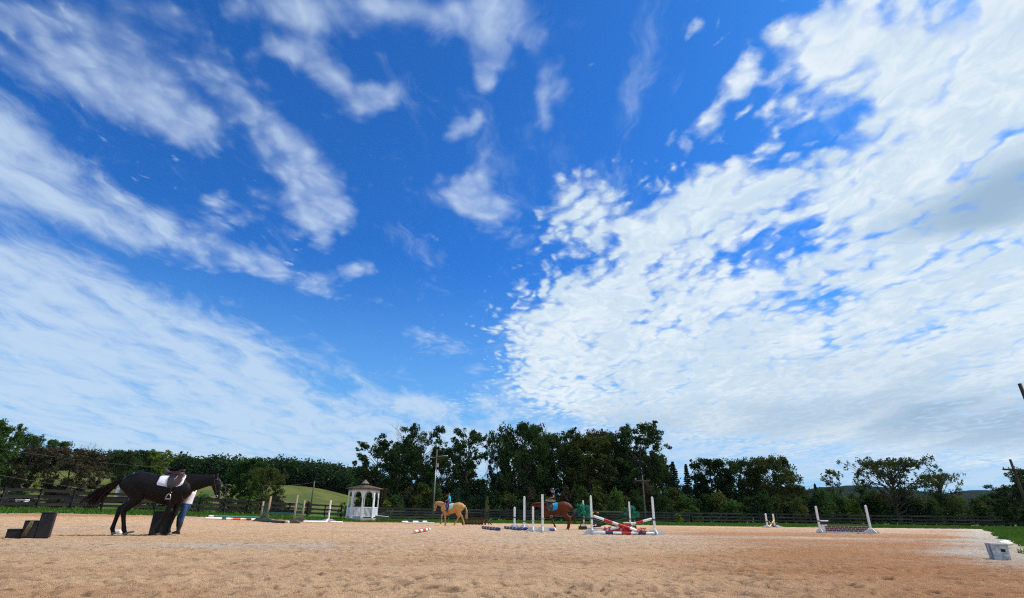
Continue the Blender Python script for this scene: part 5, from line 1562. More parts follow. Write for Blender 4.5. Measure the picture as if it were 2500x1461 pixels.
def limb(mb, J, R, y, lat=(0, 1, 0)):
    mb.loft([((x, yy if isinstance(yy, float) else y, z), a, b) for (x, z), (a, b), yy in zip(J, R, [y] * len(J))], 12)

FORE_R = [(.185, .11), (.140, .095), (.095, .078), (.075, .068), (.060, .052), (.053, .046), (.050, .044), (.062, .056), (.050, .046), (.054, .052)]
HIND_R = [(.27, .145), (.25, .140), (.160, .115), (.105, .082), (.092, .066), (.074, .056), (.057, .048), (.054, .046), (.063, .056), (.050, .046), (.054, .052)]

def fore(j):
    """shoulder, elbow, knee, fetlock, toe -> stations"""
    sh, el, kn, fe, to = [Vector((a, 0, b)) for a, b in j]
    P = [sh, el, el.lerp(kn, .45), kn + Vector((0, 0, .03)), kn - (kn - fe) * .14, kn.lerp(fe, .4), kn.lerp(fe, .72), fe, fe.lerp(to, .5), fe.lerp(to, .82)]
    return [(p.x, p.z) for p in P]
def hind(j):
    hip, st, ho, fe, to = [Vector((a, 0, b)) for a, b in j]
    P = [hip, hip.lerp(st, .55), st.lerp(ho, .22), st.lerp(ho, .62), ho + Vector((.012, 0, .04)), ho - (ho - fe) * .08, ho.lerp(fe, .38), ho.lerp(fe, .72), fe, fe.lerp(to, .5), fe.lerp(to, .82)]
    return [(p.x, p.z) for p in P]

BASE_TRUNK = [(-.91, 1.20, .12, .10), (-.86, 1.24, .22, .18), (-.72, 1.31, .305, .25), (-.52, 1.345, .345, .30), (-.30, 1.305, .350, .31), (-.08, 1.235, .360, .32), (.14, 1.195, .385, .33), (.36, 1.185, .405, .315), (.54, 1.205, .405, .28), (.70, 1.215, .345, .25), (.83, 1.21, .25, .20), (.92, 1.20, .13, .12)]

def make_horse(name, label, loc, rotz, scale, mats, pose, group=None):
    M_COAT, M_POINT, M_MANE, M_TAIL2, M_HOOF = mats
    t = thing(name, label, 'horse', loc, rotz, group)
    t.scale = (scale, scale, scale)
    mb = MB()
    mb.loft([((x, 0, z), a, b) for x, z, a, b in BASE_TRUNK], 18)
    # withers and croup muscle
    mb.loft([((.30, 0, 1.50), .05, .08), ((.48, 0, 1.54), .075, .085), ((.62, 0, 1.53), .08, .08), ((.78, 0, 1.44), .07, .08)], 12)
    nk = pose['neck']                       # (x, z, half height, half width)
    mb.loft([((x, 0, z), a, b) for x, z, a, b in nk], 16)
    hd = pose['head']
    mb.loft([((x, 0, z), a, b) for x, z, a, b in hd], 14)
    poll = Vector((nk[-1][0], 0, nk[-1][1]))
    hv = Vector((hd[-1][0] - hd[0][0], 0, hd[-1][1] - hd[0][1])).normalized()
    back = Vector((-hv.z, 0, hv.x)) if pose.get('flip') is None else Vector((hv.z, 0, -hv.x))
    if back.z < 0: back = -back
    # cheek (jowl), brow and nostril
    q = Vector((hd[1][0], 0, hd[1][1])) - back * .03
    for s in (-1, 1):
        mb.ball(q + Vector((0, s * .055, 0)), (.095, .045, .105), 10, 7)
        mb.ball(Vector((hd[2][0], s * .062, hd[2][1])) + back * .05 - hv * .06, (.035, .025, .03), 8, 6)
        mb.ball(Vector((hd[-1][0], s * .038, hd[-1][1])) - hv * .035 + back * .015, (.03, .025, .03), 8, 6)
        # ears
        e0 = Vector((hd[0][0], s * .055, hd[0][1])) + back * .06
        e1 = e0 - hv * .13 + back * pose.get('ear', .05) + Vector((0, s * .015, 0))
        mb.loft([(tuple(e0), .030, .032), (tuple(e0.lerp(e1, .45)), .030, .030), (tuple(e0.lerp(e1, .8)), .018, .018), (tuple(e1), .006, .006)], 8)
    feet = []
    for s, key in ((-1, 'fn'), (1, 'ff')):
        J = fore(pose[key]); limb(mb, J, FORE_R, s * .135); feet.append((pose[key], s * .135))
    for s, key in ((-1, 'hn'), (1, 'hf')):
        J = hind(pose[key]); limb(mb, J, HIND_R, s * .145); feet.append((pose[key], s * .145))
    body = link('body', remeshed(mb, 'body', M_COAT, 0.015, 5), t)
    for j, y in feet:
        fe = Vector((j[3][0], y, j[3][1])); to = Vector((j[4][0], y, j[4][1])); d = (to - fe).normalized()
        c = fe + (to - fe) * .72
        m = MB(); m.loft([(tuple(c), .046, .046), (tuple(c + d * .03), .055, .053), (tuple(to), .068, .060), (tuple(to + d * .012), .066, .058)], 12); m.build('hoof', M_HOOF, t)
    for s in (-1, 1):
        m = MB(); m.ball(Vector((hd[2][0], s * .083, hd[2][1])) + back * .045 - hv * .055, (.017, .012, .015), 8, 6); m.build('eye', M_EYE, t)
    # mane: locks falling to one side of the crest, plus forelock
    r = random.Random(5); m = MB()
    for i in range(150):
        u = r.random() * .98; k = u * (len(nk) - 1); a = nk[int(k)]; b = nk[min(len(nk) - 1, int(k) + 1)]; f = k - int(k)
        cx, cz, hh = a[0] + (b[0] - a[0]) * f, a[1] + (b[1] - a[1]) * f, a[2] + (b[2] - a[2]) * f
        dv = Vector((nk[min(len(nk) - 1, int(k) + 1)][0] - nk[max(0, int(k) - 0)][0], 0, nk[min(len(nk) - 1, int(k) + 1)][1] - nk[int(k)][1]))
        if dv.length < 1e-5: dv = Vector((1, 0, .2))
        dv.normalize(); up = Vector((-dv.z, 0, dv.x)); up = up if up.z > 0 else -up
        if cx < .62: continue
        p0 = Vector((cx, 0, cz)) + up * (hh * .97); side = pose.get('mane_side', -1); ln = pose.get('mane_len', .16) * r.uniform(.6, 1.2)
        wd = (a[3] + b[3]) / 2
        p1 = p0 + Vector((r.uniform(-.02, .02), side * wd * .75, -ln * .25)); p2 = p0 + Vector((r.uniform(-.04, .04), side * (wd + .035), -ln))
        m.tube([p0, p1, p2], [.014, .013, .003], 4)
    for i in range(14):
        p0 = Vector((hd[0][0], r.uniform(-.03, .03), hd[0][1])) + back * .10
        m.tube([p0, p0 + hv * .07 + back * .03, p0 + hv * r.uniform(.15, .22) + back * .015 + Vector((0, r.uniform(-.03, .03), 0))], [.012, .011, .003], 4)
    m.build('mane', M_MANE, t)
    # tail: many strands along a path that opens out
    m = MB(); tp = [Vector(q) for q in pose['tail']]; spread = pose.get('tail_spread', .10); n = pose.get('tail_n', 130)
    for i in range(n):
        o = Vector((r.gauss(0, 1), r.gauss(0, 1), r.gauss(0, .6))) * spread; cut = r.uniform(.50, 1.0)
        pts = []; 
        for k, p in enumerate(tp):
            f = k / (len(tp) - 1)
            if f > cut + .1: break
            pts.append(p + o * (f ** 1.2) * (1.0) + Vector((r.gauss(0, .012), 0, r.gauss(0, .012))) * f)
        rr_ = [(.013 * (1 - .5 * k / len(pts))) for k in range(len(pts))]; rr_[-1] = .003
        mi = 1 if (i % 8 == 0) else 0
        m.tube(pts, rr_, 4, mi)
    m.tube([tp[0] + Vector((.06, 0, .0)), tp[0], tp[1], tp[2]], [.05, .055, .05, .02], 8, 0)
    m.build('tail', [M_MANE, M_TAIL2], t)
    return t, body

M_EYE = new_mat('dark_eye', (0.01, 0.008, 0.007), 0.15, 0.6)
M_HOOFD = new_mat('dark_hoof', (0.055, 0.048, 0.042), 0.6, 0.3, scale=12, var2=(0.09, 0.08, 0.07))
M_HOOFP = new_mat('pale_hoof', (0.26, 0.20, 0.15), 0.6, 0.3, scale=12, var2=(0.16, 0.12, 0.09))

# --- the black horse, standing, facing right
C_BLACK = coat('black_coat', (0.0075, 0.0055, 0.0055), (0.0045, 0.0035, 0.0035), 0.5, 0.0)
[n for n in C_BLACK.node_tree.nodes if n.type == 'BSDF_PRINCIPLED'][0].inputs['Specular IOR Level'].default_value = 0.17
C_BLACKMANE = new_mat('black_hair', (0.006, 0.005, 0.005), 0.6, 0.15, scale=20, var2=(0.010, 0.007, 0.006))
C_REDTAIL = new_mat('sun_bleached_hair', (0.075, 0.022, 0.010), 0.6, 0.3, scale=20, var2=(0.045, 0.016, 0.009))
POSE_BLACK = dict(
    neck=[(.56, 1.30, .31, .18), (.76, 1.355, .27, .155), (.96, 1.41, .23, .12), (1.16, 1.45, .195, .10), (1.33, 1.485, .165, .088), (1.46, 1.51, .140, .080)],
    head=[(1.45, 1.545, .095, .075), (1.515, 1.43, .150, .088), (1.565, 1.30, .125, .075), (1.605, 1.17, .088, .058), (1.632, 1.06, .072, .052), (1.645, .99, .066, .050), (1.648, .965, .035, .03)],
    ear=.05, mane_side=1, mane_len=.13,
    fn=[(.60, 1.20), (.53, 1.00), (.44, .53), (.29, .145), (.345, .018)],
    ff=[(.62, 1.20), (.58, 1.00), (.56, .54), (.49, .145), (.555, .018)],
    hn=[(-.56, 1.24), (-.36, .98), (-.66, .60), (-.53, .145), (-.455, .018)],
    hf=[(-.60, 1.24), (-.44, .98), (-.88, .62), (-.93, .16), (-.865, .018)],
    tail=[(-.86, 0, 1.43), (-.97, 0, 1.43), (-1.13, 0, 1.32), (-1.29, 0, 1.18), (-1.43, 0, 1.04), (-1.53, 0, .90), (-1.57, 0, .74)], tail_spread=.14, tail_n=300)
pbl = spot(356, 1306.5)
BL_S = 1.11; BL_R = math.radians(13)
black, black_body = make_horse('black_horse', 'black saddled horse standing side on at the left, head to the right', pbl, BL_R, BL_S, (C_BLACK, C_BLACK, C_BLACKMANE, C_REDTAIL, M_HOOFP), POSE_BLACK)

# --- palomino walking left
C_PALO = coat('palomino_coat', (0.56, 0.295, 0.115), (0.43, 0.21, 0.072), 0.6, 0.06)
C_FLAX = new_mat('flaxen_hair', (0.62, 0.42, 0.20), 0.6, 0.3, scale=20, var2=(0.50, 0.32, 0.14))
POSE_PALO = dict(
    neck=[(.58, 1.32, .27, .165), (.74, 1.43, .225, .14), (.90, 1.52, .19, .11), (1.06, 1.575, .165, .095), (1.20, 1.595, .14, .082), (1.31, 1.58, .118, .074)],
    head=[(1.31, 1.60, .095, .075), (1.365, 1.475, .150, .088), (1.395, 1.35, .125, .075), (1.41, 1.22, .088, .058), (1.42, 1.11, .074, .053), (1.425, 1.04, .066, .05), (1.426, 1.015, .035, .03)],
    ear=.05, mane_side=1, mane_len=.2,
    fn=[(.62, 1.20), (.60, 1.02), (.88, .66), (.86, .24), (.94, .10)],
    ff=[(.60, 1.20), (.54, 1.00), (.53, .53), (.46, .15), (.52, .018)],
    hn=[(-.54, 1.24), (-.30, .99), (-.50, .60), (-.22, .15), (-.15, .018)],
    hf=[(-.60, 1.24), (-.48, .98), (-.82, .62), (-.98, .17), (-.93, .03)],
    tail=[(-.86, 0, 1.44), (-.97, 0, 1.42), (-1.07, 0, 1.28), (-1.12, 0, 1.06), (-1.13, 0, .84), (-1.11, 0, .64), (-1.10, 0, .48)], tail_spread=.05, tail_n=110)
ppa = spot(1103, 1283)
PA_S = 0.97; PA_R = math.radians(180 - 6)
palo, palo_body = make_horse('palomino_horse', 'golden palomino horse with pale tail walking left, ridden by a child', ppa, PA_R, PA_S, (C_PALO, C_PALO, C_FLAX, C_FLAX, M_HOOFD), POSE_PALO)

# --- chestnut with lowered head, facing left
C_CHEST = coat('chestnut_coat', (0.118, 0.030, 0.011), (0.075, 0.020, 0.008), 0.55, 0.03)
C_CHMANE = new_mat('chestnut_hair', (0.10, 0.027, 0.012), 0.6, 0.3, scale=20, var2=(0.07, 0.02, 0.010))
POSE_CHEST = dict(
    neck=[(.58, 1.32, .27, .165), (.78, 1.39, .22, .14), (1.0, 1.44, .18, .105), (1.2, 1.47, .15, .088), (1.36, 1.47, .13, .078), (1.49, 1.45, .115, .072)],
    head=[(1.49, 1.47, .095, .075), (1.545, 1.34, .150, .088), (1.575, 1.21, .125, .075), (1.59, 1.08, .088, .058), (1.595, .97, .074, .053), (1.597, .90, .066, .05), (1.597, .875, .035, .03)],
    ear=.02, mane_side=1, mane_len=.15,
    fn=[(.58, 1.20), (.50, 1.00), (.32, .56), (.13, .20), (.11, .07)],
    ff=[(.64, 1.20), (.64, 1.02), (.86, .58), (.96, .17), (1.04, .03)],
    hn=[(-.56, 1.24), (-.38, .98), (-.74, .61), (-.70, .15), (-.63, .018)],
    hf=[(-.58, 1.24), (-.44, .98), (-.86, .62), (-.76, .16), (-.70, .018)],
    tail=[(-.86, 0, 1.44), (-.98, 0, 1.36), (-1.06, 0, 1.18), (-1.12, 0, .94), (-1.14, 0, .70), (-1.13, 0, .5), (-1.12, 0, .36)], tail_spread=.045, tail_n=110)
pch = spot(1360, 1293.2)
CH_S = 0.90; CH_R = math.radians(180 - 4)
chest, chest_body = make_horse('chestnut_horse', 'chestnut red horse with lowered head behind the white standards', pch, CH_R, CH_S, (C_CHEST, C_CHEST, C_CHMANE, C_CHMANE, M_HOOFP), POSE_CHEST)

# ------------------------------------------------------------------- tack
M_LEATHER = new_mat('brown_leather', (0.050, 0.018, 0.014), 0.38, 0.5, scale=8, var2=(0.030, 0.012, 0.010), bump=.15, bscale=60)
M_LEATHERD = new_mat('dark_leather', (0.022, 0.016, 0.015), 0.30, 0.6, scale=8, var2=(0.014, 0.011, 0.011), bump=.1, bscale=60)
M_PAD = new_mat('white_cotton', (0.74, 0.73, 0.76), 0.9, 0.1, scale=14, var2=(0.64, 0.63, 0.67), bump=.3, bscale=40)
M_TRIM = new_mat('lilac_trim', (0.36, 0.33, 0.62), 0.8, 0.2)
M_BLUEPAD = new_mat('turquoise_cotton', (0.02, 0.36, 0.62), 0.9, 0.1, scale=14, var2=(0.015, 0.28, 0.50))
M_MINT = new_mat('pale_mint_cotton', (0.46, 0.62, 0.58), 0.9, 0.1, scale=14, var2=(0.38, 0.53, 0.50))
M_FLEECE = new_mat('cream_fleece', (0.66, 0.56, 0.42), 0.95, 0.1, scale=30, var2=(0.5, 0.42, 0.3), bump=.6, bscale=80)
M_STEEL = new_mat('bright_steel', (0.62, 0.61, 0.58), 0.28, 0.5, 0.1, metal=.85)

def trunk_at(x):
    for a, b in zip(BASE_TRUNK[:-1], BASE_TRUNK[1:]):
        if a[0] <= x <= b[0]:
            f = (x - a[0]) / (b[0] - a[0]); return [a[i] + (b[i] - a[i]) * f for i in (1, 2, 3)]
    return BASE_TRUNK[-1][1:]
def on_barrel(x, ang, off):
    """point on the horse's barrel, ang from the spine (0) down its side (+ = off side y>0)"""
    zc, a, b = trunk_at(x)
    return Vector((x, math.sin(ang) * (b + off), zc + math.cos(ang) * (a + off) + (.02 if .25 < x < .75 and abs(ang) < .35 else 0)))
def drape(rows, off, thick=.012):
    """rows: list of (x, ang0, ang1) -> a cloth over the barrel"""
    m = MB(); n = 13; V = []
    for x, a0, a1 in rows:
        for k in range(n): V.append(on_barrel(x, a0 + (a1 - a0) * k / (n - 1), off))
    U = []
    for x, a0, a1 in rows:
        for k in range(n): U.append(on_barrel(x, a0 + (a1 - a0) * k / (n - 1), off - thick))
    R_ = len(rows); fc = []
    N_ = R_ * n
    for i in range(R_ - 1):
        for k in range(n - 1):
            a, b, c, d = i * n + k, i * n + k + 1, (i + 1) * n + k + 1, (i + 1) * n + k
            fc.append((a, b, c, d)); fc.append((d + N_, c + N_, b + N_, a + N_))
    for i in range(R_ - 1):
        for k in (0, n - 1):
            a, d = i * n + k, (i + 1) * n + k
            fc.append((a, d, d + N_, a + N_) if k == 0 else (d, a, a + N_, d + N_))
    for k in range(n - 1):
        for i in (0, R_ - 1):
            a, b = i * n + k, i * n + k + 1
            fc.append((b, a, a + N_, b + N_) if i == 0 else (a, b, b + N_, a + N_))
    m.add(V + U, fc, 0, True)
    return m

def make_tack(h, hloc, rot, s, pose, pad_mat, pad_label, saddle_label, bridle_label, x0=.08, stirrup_up=True, full=True, rein_to=None):
    def T(nm, label, cat):
        q = thing(nm, label, cat, hloc, rot); q.scale = (s, s, s); return q
    # saddle pad
    t = T('saddle_pad', pad_label, 'saddle pad')
    K = .80 if full else 1.0
    amax = 1.62 * K
    rows = [(x0 - .02, -amax * .93, amax * .93), (x0, -amax, amax), (x0 + .15, -amax * 1.03, amax * 1.03), (x0 + .33, -amax * 1.10, amax * 1.10), (x0 + .48, -amax * 1.08, amax * 1.08), (x0 + .58, -amax * 1.0, amax * 1.0), (x0 + .62, -amax * .9, amax * .9)]
    drape(rows, .024).build('cloth', pad_mat, t)
    for sgn in (-1, 1):
        m = MB(); m.tube([on_barrel(x, sgn * aa, .027) for x, aa in [(x0 - .02, .1), (x0 - .02, amax * .5), (x0 - .02, amax * .93), (x0, amax), (x0 + .15, amax * 1.03), (x0 + .33, amax * 1.1), (x0 + .48, amax * 1.08), (x0 + .58, amax)]], .011, 5)
        m.build('binding', M_TRIM if pad_mat is M_PAD else pad_mat, t)
    # saddle
    t = T('saddle', saddle_label, 'saddle')
    if full:
        fz = [on_barrel(x, 0, .015).z for x in (x0 + .08, x0 + .3, x0 + .52)]
        m = MB()
        m.loft([((x0 + .00, 0, fz[0] + .185), .014, .07), ((x0 + .035, 0, fz[0] + .15), .026, .12), ((x0 + .10, 0, fz[0] + .085), .030, .15), ((x0 + .22, 0, fz[1] + .035), .032, .13), ((x0 + .36, 0, fz[1] + .05), .034, .10), ((x0 + .47, 0, fz[2] + .115), .034, .07), ((x0 + .53, 0, fz[2] + .125), .020, .05)], 14)
        m.loft([((x0 + .04, 0, fz[0] + .03), .045, .10), ((x0 + .2, 0, fz[0] + .01), .045, .15), ((x0 + .4, 0, fz[1] + .02), .05, .13), ((x0 + .52, 0, fz[2] + .03), .04, .08)], 12)
        m.build('seat', M_LEATHER, t)
        for sgn in (-1, 1):
            rows = [(x0 + .24, sgn * .35, sgn * 1.20 * K), (x0 + .27, sgn * .30, sgn * 1.74 * K), (x0 + .36, sgn * .25, sgn * 1.84 * K), (x0 + .46, sgn * .25, sgn * 1.80 * K), (x0 + .54, sgn * .28, sgn * 1.55 * K), (x0 + .585, sgn * .32, sgn * 1.10 * K), (x0 + .57, sgn * .3, sgn * .7)]
            mm = drape(rows[:-1], .040, .010); mm.build('flap', M_LEATHER, t)
            rows = [(x0 + .22, sgn * .45, sgn * 1.1 * K), (x0 + .24, sgn * .4, sgn * 1.62 * K), (x0 + .32, sgn * .4, sgn * 1.76 * K), (x0 + .40, sgn * .45, sgn * 1.70 * K), (x0 + .42, sgn * .5, sgn * 1.15 * K)]
            drape(rows, .052, .008).build('skirt', M_LEATHERD, t)
            m = MB(); m.tube([on_barrel(x0 + .385, sgn * .45, .055), on_barrel(x0 + .385, sgn * 1.2 * K, .062), on_barrel(x0 + .385, sgn * 1.75 * K, .065) + Vector((0, 0, -.02)), Vector((x0 + .38, sgn * .375, 1.08))], [.014, .014, .014, .012], 5); m.build('stirrup_leather', M_LEATHERD, t)
            stx = Vector((x0 + .37, sgn * .38, 1.08)); m = MB()
            m.tube([stx, stx + Vector((-.035, 0, -.02)), stx + Vector((-.058, 0, -.08)), stx + Vector((-.066, 0, -.135)), stx + Vector((.066, 0, -.135)), stx + Vector((.058, 0, -.08)), stx + Vector((.035, 0, -.02)), stx], .011, 6)
            m.box(stx + Vector((0, 0, -.137)), (.13, .05, .018)); m.build('stirrup', M_STEEL, t)
        m = MB(); m.tube([on_barrel(x0 + .40, a, .030) for a in np.linspace(1.7, 2 * PI - 1.7, 15)], .018, 5); m.build('girth', M_LEATHERD, t)
    else:
        fz = on_barrel(x0 + .3, 0, .04).z; m = MB()
        m.loft([((x0 + .04, 0, fz + .07), .02, .08), ((x0 + .10, 0, fz + .05), .03, .14), ((x0 + .28, 0, fz + .02), .035, .12), ((x0 + .46, 0, fz + .06), .035, .07), ((x0 + .52, 0, fz + .06), .02, .04)], 12); m.build('seat', M_LEATHER, t)
        for sgn in (-1, 1):
            drape([(x0 + .24, sgn * .3, sgn * 1.2), (x0 + .28, sgn * .3, sgn * 1.7), (x0 + .40, sgn * .25, sgn * 1.8), (x0 + .52, sgn * .28, sgn * 1.5), (x0 + .56, sgn * .32, sgn * 1.0)], .040, .010).build('flap', M_LEATHER, t)
            st = Vector((x0 + .36, sgn * .36, .86 if stirrup_up else .80)); m = MB()
            m.tube([on_barrel(x0 + .385, sgn * 1.0, .055), on_barrel(x0 + .385, sgn * 1.7, .06), st], .014, 5); m.build('stirrup_leather', M_LEATHER, t)
            m = MB(); m.tube([st, st + Vector((-.055, 0, -.06)), st + Vector((-.06, 0, -.13)), st + Vector((.06, 0, -.13)), st + Vector((.055, 0, -.06)), st], .012, 5); m.build('stirrup', M_STEEL, t)
        m = MB(); m.tube([on_barrel(x0 + .40, a, .026) for a in np.linspace(1.7, 2 * PI - 1.7, 15)], .018, 5); m.build('girth', M_LEATHERD, t)
    # bridle
    t = T('bridle', bridle_label, 'bridle')
    hd = pose['head']; hv = Vector((hd[-1][0] - hd[0][0], 0, hd[-1][1] - hd[0][1])).normalized(); bk = Vector((-hv.z, 0, hv.x)); bk = bk if bk.z > 0 else -bk
    def ring(f, grow):
        k = f * (len(hd) - 1); i = int(k); a, b = hd[i], hd[min(len(hd) - 1, i + 1)]; g = k - i
        c = Vector((a[0] + (b[0] - a[0]) * g, 0, a[1] + (b[1] - a[1]) * g)); hh = a[2] + (b[2] - a[2]) * g + grow; ww = a[3] + (b[3] - a[3]) * g + grow
        return c, hh, ww
    def hoop(f, grow=.014, rad=.011):
        c, hh, ww = ring(f, grow); m = MB()
        m.tube([c + bk * (math.cos(q) * hh) + Vector((0, math.sin(q) * ww, 0)) for q in np.linspace(0, 2 * PI, 17)], rad, 5); return m
    hoop(.52).build('noseband', M_LEATHERD, t); hoop(.24, .018).build('browband', M_LEATHERD, t)
    cb, hb, wb = ring(.70, .0)
    for sgn in (-1, 1):
        c1, h1_, w1 = ring(.08, .02); c2, h2_, w2 = ring(.35, .022)
        bit = cb + Vector((0, sgn * (wb + .012), 0)) - bk * .01
        m = MB(); m.tube([c1 + bk * h1_ * .8 + Vector((0, sgn * w1 * .5, 0)), c1 + Vector((0, sgn * (w1 + .02), 0)), c2 + Vector((0, sgn * (w2 + .02), 0)), bit], .011, 5); m.build('cheekpiece', M_LEATHERD, t)
        m = MB(); m.tube([bit + hv * (math.cos(q) * .034) + bk * (math.sin(q) * .034) + Vector((0, sgn * .01, 0)) for q in np.linspace(0, 2 * PI, 13)], .007, 5); m.build('bit_ring', M_STEEL, t)
        if rein_to:
            e = Vector(rein_to) ; e.y = sgn * abs(e.y); md = bit.lerp(e, .5) + Vector((0, sgn * .06, -.06)); m = MB()
            m.tube([bit, bit.lerp(md, .5) + Vector((0, sgn * .04, -.03)), md, md.lerp(e, .5) + Vector((0, sgn * .02, -.0)), e], .009, 4); m.build('rein', M_LEATHERD, t)
    return t

make_tack(black, pbl, BL_R, BL_S, POSE_BLACK, M_PAD, 'white quilted saddle pad with lilac edge under the black horse saddle', 'dark brown leather saddle with hanging stirrup on the black horse', 'dark leather bridle on the head of the black horse', x0=.09)
# breast strap hanging from withers to the girth on the black horse
sb = MB(); sb.tube([Vector((.68, -.14, 1.58)), Vector((.76, -.225, 1.36)), Vector((.82, -.21, 1.16)), Vector((.84, -.13, 1.06)), Vector((.86, 0, 1.03)), Vector((.84, .13, 1.06)), Vector((.82, .21, 1.16)), Vector((.76, .225, 1.36)), Vector((.68, .14, 1.58))], .014, 5)
o = sb.build('breastplate', M_LEATHERD, None, pbl, (0, 0, BL_R)); tag(o, 'dark leather strap running down the shoulder of the black horse', 'strap')
rn = MB(); rn.tube([Vector((1.60, -.06, 1.03)), Vector((1.48, .02, .99)), Vector((1.30, .22, 1.02)), Vector((1.12, .34, 1.08)), Vector((1.00, .40, 1.12))], .010, 5)
make_tack(palo, ppa, PA_R, PA_S, POSE_PALO, M_MINT, 'pale mint saddle pad behind the leg of the child on the palomino', 'brown saddle under the child on the palomino', 'thin brown bridle and reins on the palomino', x0=-.02, full=False, rein_to=(.56, .10, 1.72))
make_tack(chest, pch, CH_R, CH_S, POSE_CHEST, M_BLUEPAD, 'bright turquoise saddle pad on the chestnut horse', 'dark saddle with hanging stirrups on the chestnut horse', 'dark bridle on the lowered head of the chestnut horse', x0=-.02, full=False, rein_to=(.50, .10, 1.70))

# =================================================================== people
SKIN = new_mat('skin', (0.50, 0.27, 0.18), 0.55, 0.35, scale=12, var2=(0.44, 0.22, 0.14))
def body_mesh(J, s=1.0, voxel=.011):
    """one continuous body from joints: pelvis, waist, chest, neck, head (centre), headdir, and per side sh, el, wr, hip, kn, an, toe"""
    mb = MB(); V = lambda k: Vector(J[k])
    lat = (V('hip1') - V('hip0')).normalized()
    mb.loft([(V('pelvis') - (V('chest') - V('pelvis')).normalized() * .09 * s, .075 * s, .12 * s), (V('pelvis'), .105 * s, .155 * s), (V('waist'), .085 * s, .125 * s), (V('waist').lerp(V('chest'), .6), .10 * s, .145 * s), (V('chest'), .105 * s, .165 * s), (V('neck') - (V('neck') - V('chest')) * .28, .075 * s, .125 * s), (V('neck'), .05 * s, .06 * s)], 14, 0, lat)
    hd = V('head'); f = Vector(J['face']).normalized(); up = (hd - V('neck')).normalized(); up = (up - f * up.dot(f)).normalized(); sd = up.cross(f).normalized()
    mb.tube([V('neck') - up * .03 * s, V('neck') + up * .04 * s, hd - up * .04 * s], [.055 * s, .05 * s, .05 * s], 10)
    R = Matrix((f, sd, up)).transposed()
    mb.ball(hd + up * .02 * s, (.098 * s, .078 * s, .105 * s), 14, 10, 0, R)                      # skull
    mb.ball(hd - up * .065 * s + f * .03 * s, (.062 * s, .055 * s, .062 * s), 12, 9, 0, R)         # jaw
    mb.ball(hd + f * .098 * s - up * .022 * s, (.022 * s, .014 * s, .026 * s), 8, 6, 0, R)         # nose
    mb.ball(hd + f * .082 * s - up * .068 * s, (.016 * s, .026 * s, .010 * s), 8, 6, 0, R)         # lips
    mb.ball(hd + f * .076 * s - up * .098 * s, (.02 * s, .024 * s, .016 * s), 8, 6, 0, R)          # chin
    for k in (0, 1):
        sg = -1 if k == 0 else 1
        mb.ball(hd + sd * (sg * .080 * s) - up * .015 * s - f * .01 * s, (.022 * s, .010 * s, .032 * s), 8, 6, 0, R)   # ears
        sh, el, wr = V(f'sh{k}'), V(f'el{k}'), V(f'wr{k}')
        mb.tube([sh.lerp(V('chest'), .35), sh, sh.lerp(el, .35), el, el.lerp(wr, .3), wr], [.055 * s, .056 * s, .046 * s, .038 * s, .038 * s, .026 * s], 10)
        hv = Vector(J.get(f'hand{k}', (wr - el))).normalized(); side = hv.cross(Vector((0, 0, 1)) if abs(hv.z) < .9 else Vector((1, 0, 0))).normalized(); nrm = side.cross(hv)
        pc = wr + hv * .085 * s
        mb.loft([(wr, .022 * s, .026 * s), (wr + hv * .03 * s, .019 * s, .034 * s), (pc, .017 * s, .040 * s)], 10, 0, side)
        for i, (ln, o_) in enumerate(((.070, -.030), (.080, -.010), (.075, .010), (.058, .030))):
            a = pc + side * o_ * s - hv * .008 * s; b = a + hv * ln * .5 * s - nrm * .012 * s; c = b + (hv * .35 - nrm * .8) * ln * .55 * s
            mb.tube([a, b, c], [.0105 * s, .0098 * s, .008 * s], 7)
        a = wr + hv * .028 * s - side * .028 * s; b = a + (hv * .6 - side * .7) * .042 * s; c = b + (hv * .9 - nrm * .4) * .034 * s
        mb.tube([a, b, c], [.013 * s, .0115 * s, .009 * s], 7)
        hp, kn, an, to = V(f'hip{k}'), V(f'kn{k}'), V(f'an{k}'), V(f'toe{k}')
        mb.tube([V('pelvis').lerp(hp, .6), hp, hp.lerp(kn, .4), kn, kn.lerp(an, .3), kn.lerp(an, .75), an], [.08 * s, .088 * s, .076 * s, .052 * s, .055 * s, .036 * s, .036 * s], 12)
        mb.loft([(an + (an - to).normalized() * .05 * s - Vector((0, 0, .03 * s)), .03 * s, .03 * s), (an - Vector((0, 0, .02 * s)), .04 * s, .036 * s), (an.lerp(to, .6), .028 * s, .042 * s), (to, .018 * s, .034 * s)], 10, 0, lat)
    return mb
def tubes(parts):
    mb = MB()
    for pts, rad in parts: mb.tube([Vector(p) for p in pts], rad, 12)
    return mb
def trousers(J, s, full=1.0, ext=.012, stop=1.0):
    V = lambda k: Vector(J[k]); lat = (V('hip1') - V('hip0')).normalized(); mb = MB()
    mb.loft([(V('pelvis') - (V('chest') - V('pelvis')).normalized() * .10 * s, .08 * s + ext, .125 * s + ext), (V('pelvis'), .108 * s + ext, .158 * s + ext), (V('pelvis').lerp(V('waist'), .7), .095 * s + ext, .138 * s + ext)], 14, 0, lat)
    for k in (0, 1):
        hp, kn, an = V(f'hip{k}'), V(f'kn{k}'), V(f'an{k}')
        P = [V('pelvis').lerp(hp, .6), hp, hp.lerp(kn, .4), kn]; R = [.08 * s + ext, .090 * s + ext, .078 * s + ext, .055 * s + ext]
        if stop > 0: P += [kn.lerp(an, .3 * stop), kn.lerp(an, .95 * stop)]; R += [.056 * s + ext * full, (.040 + .012 * full) * s + ext]
        mb.tube(P, R, 12)
    return mb
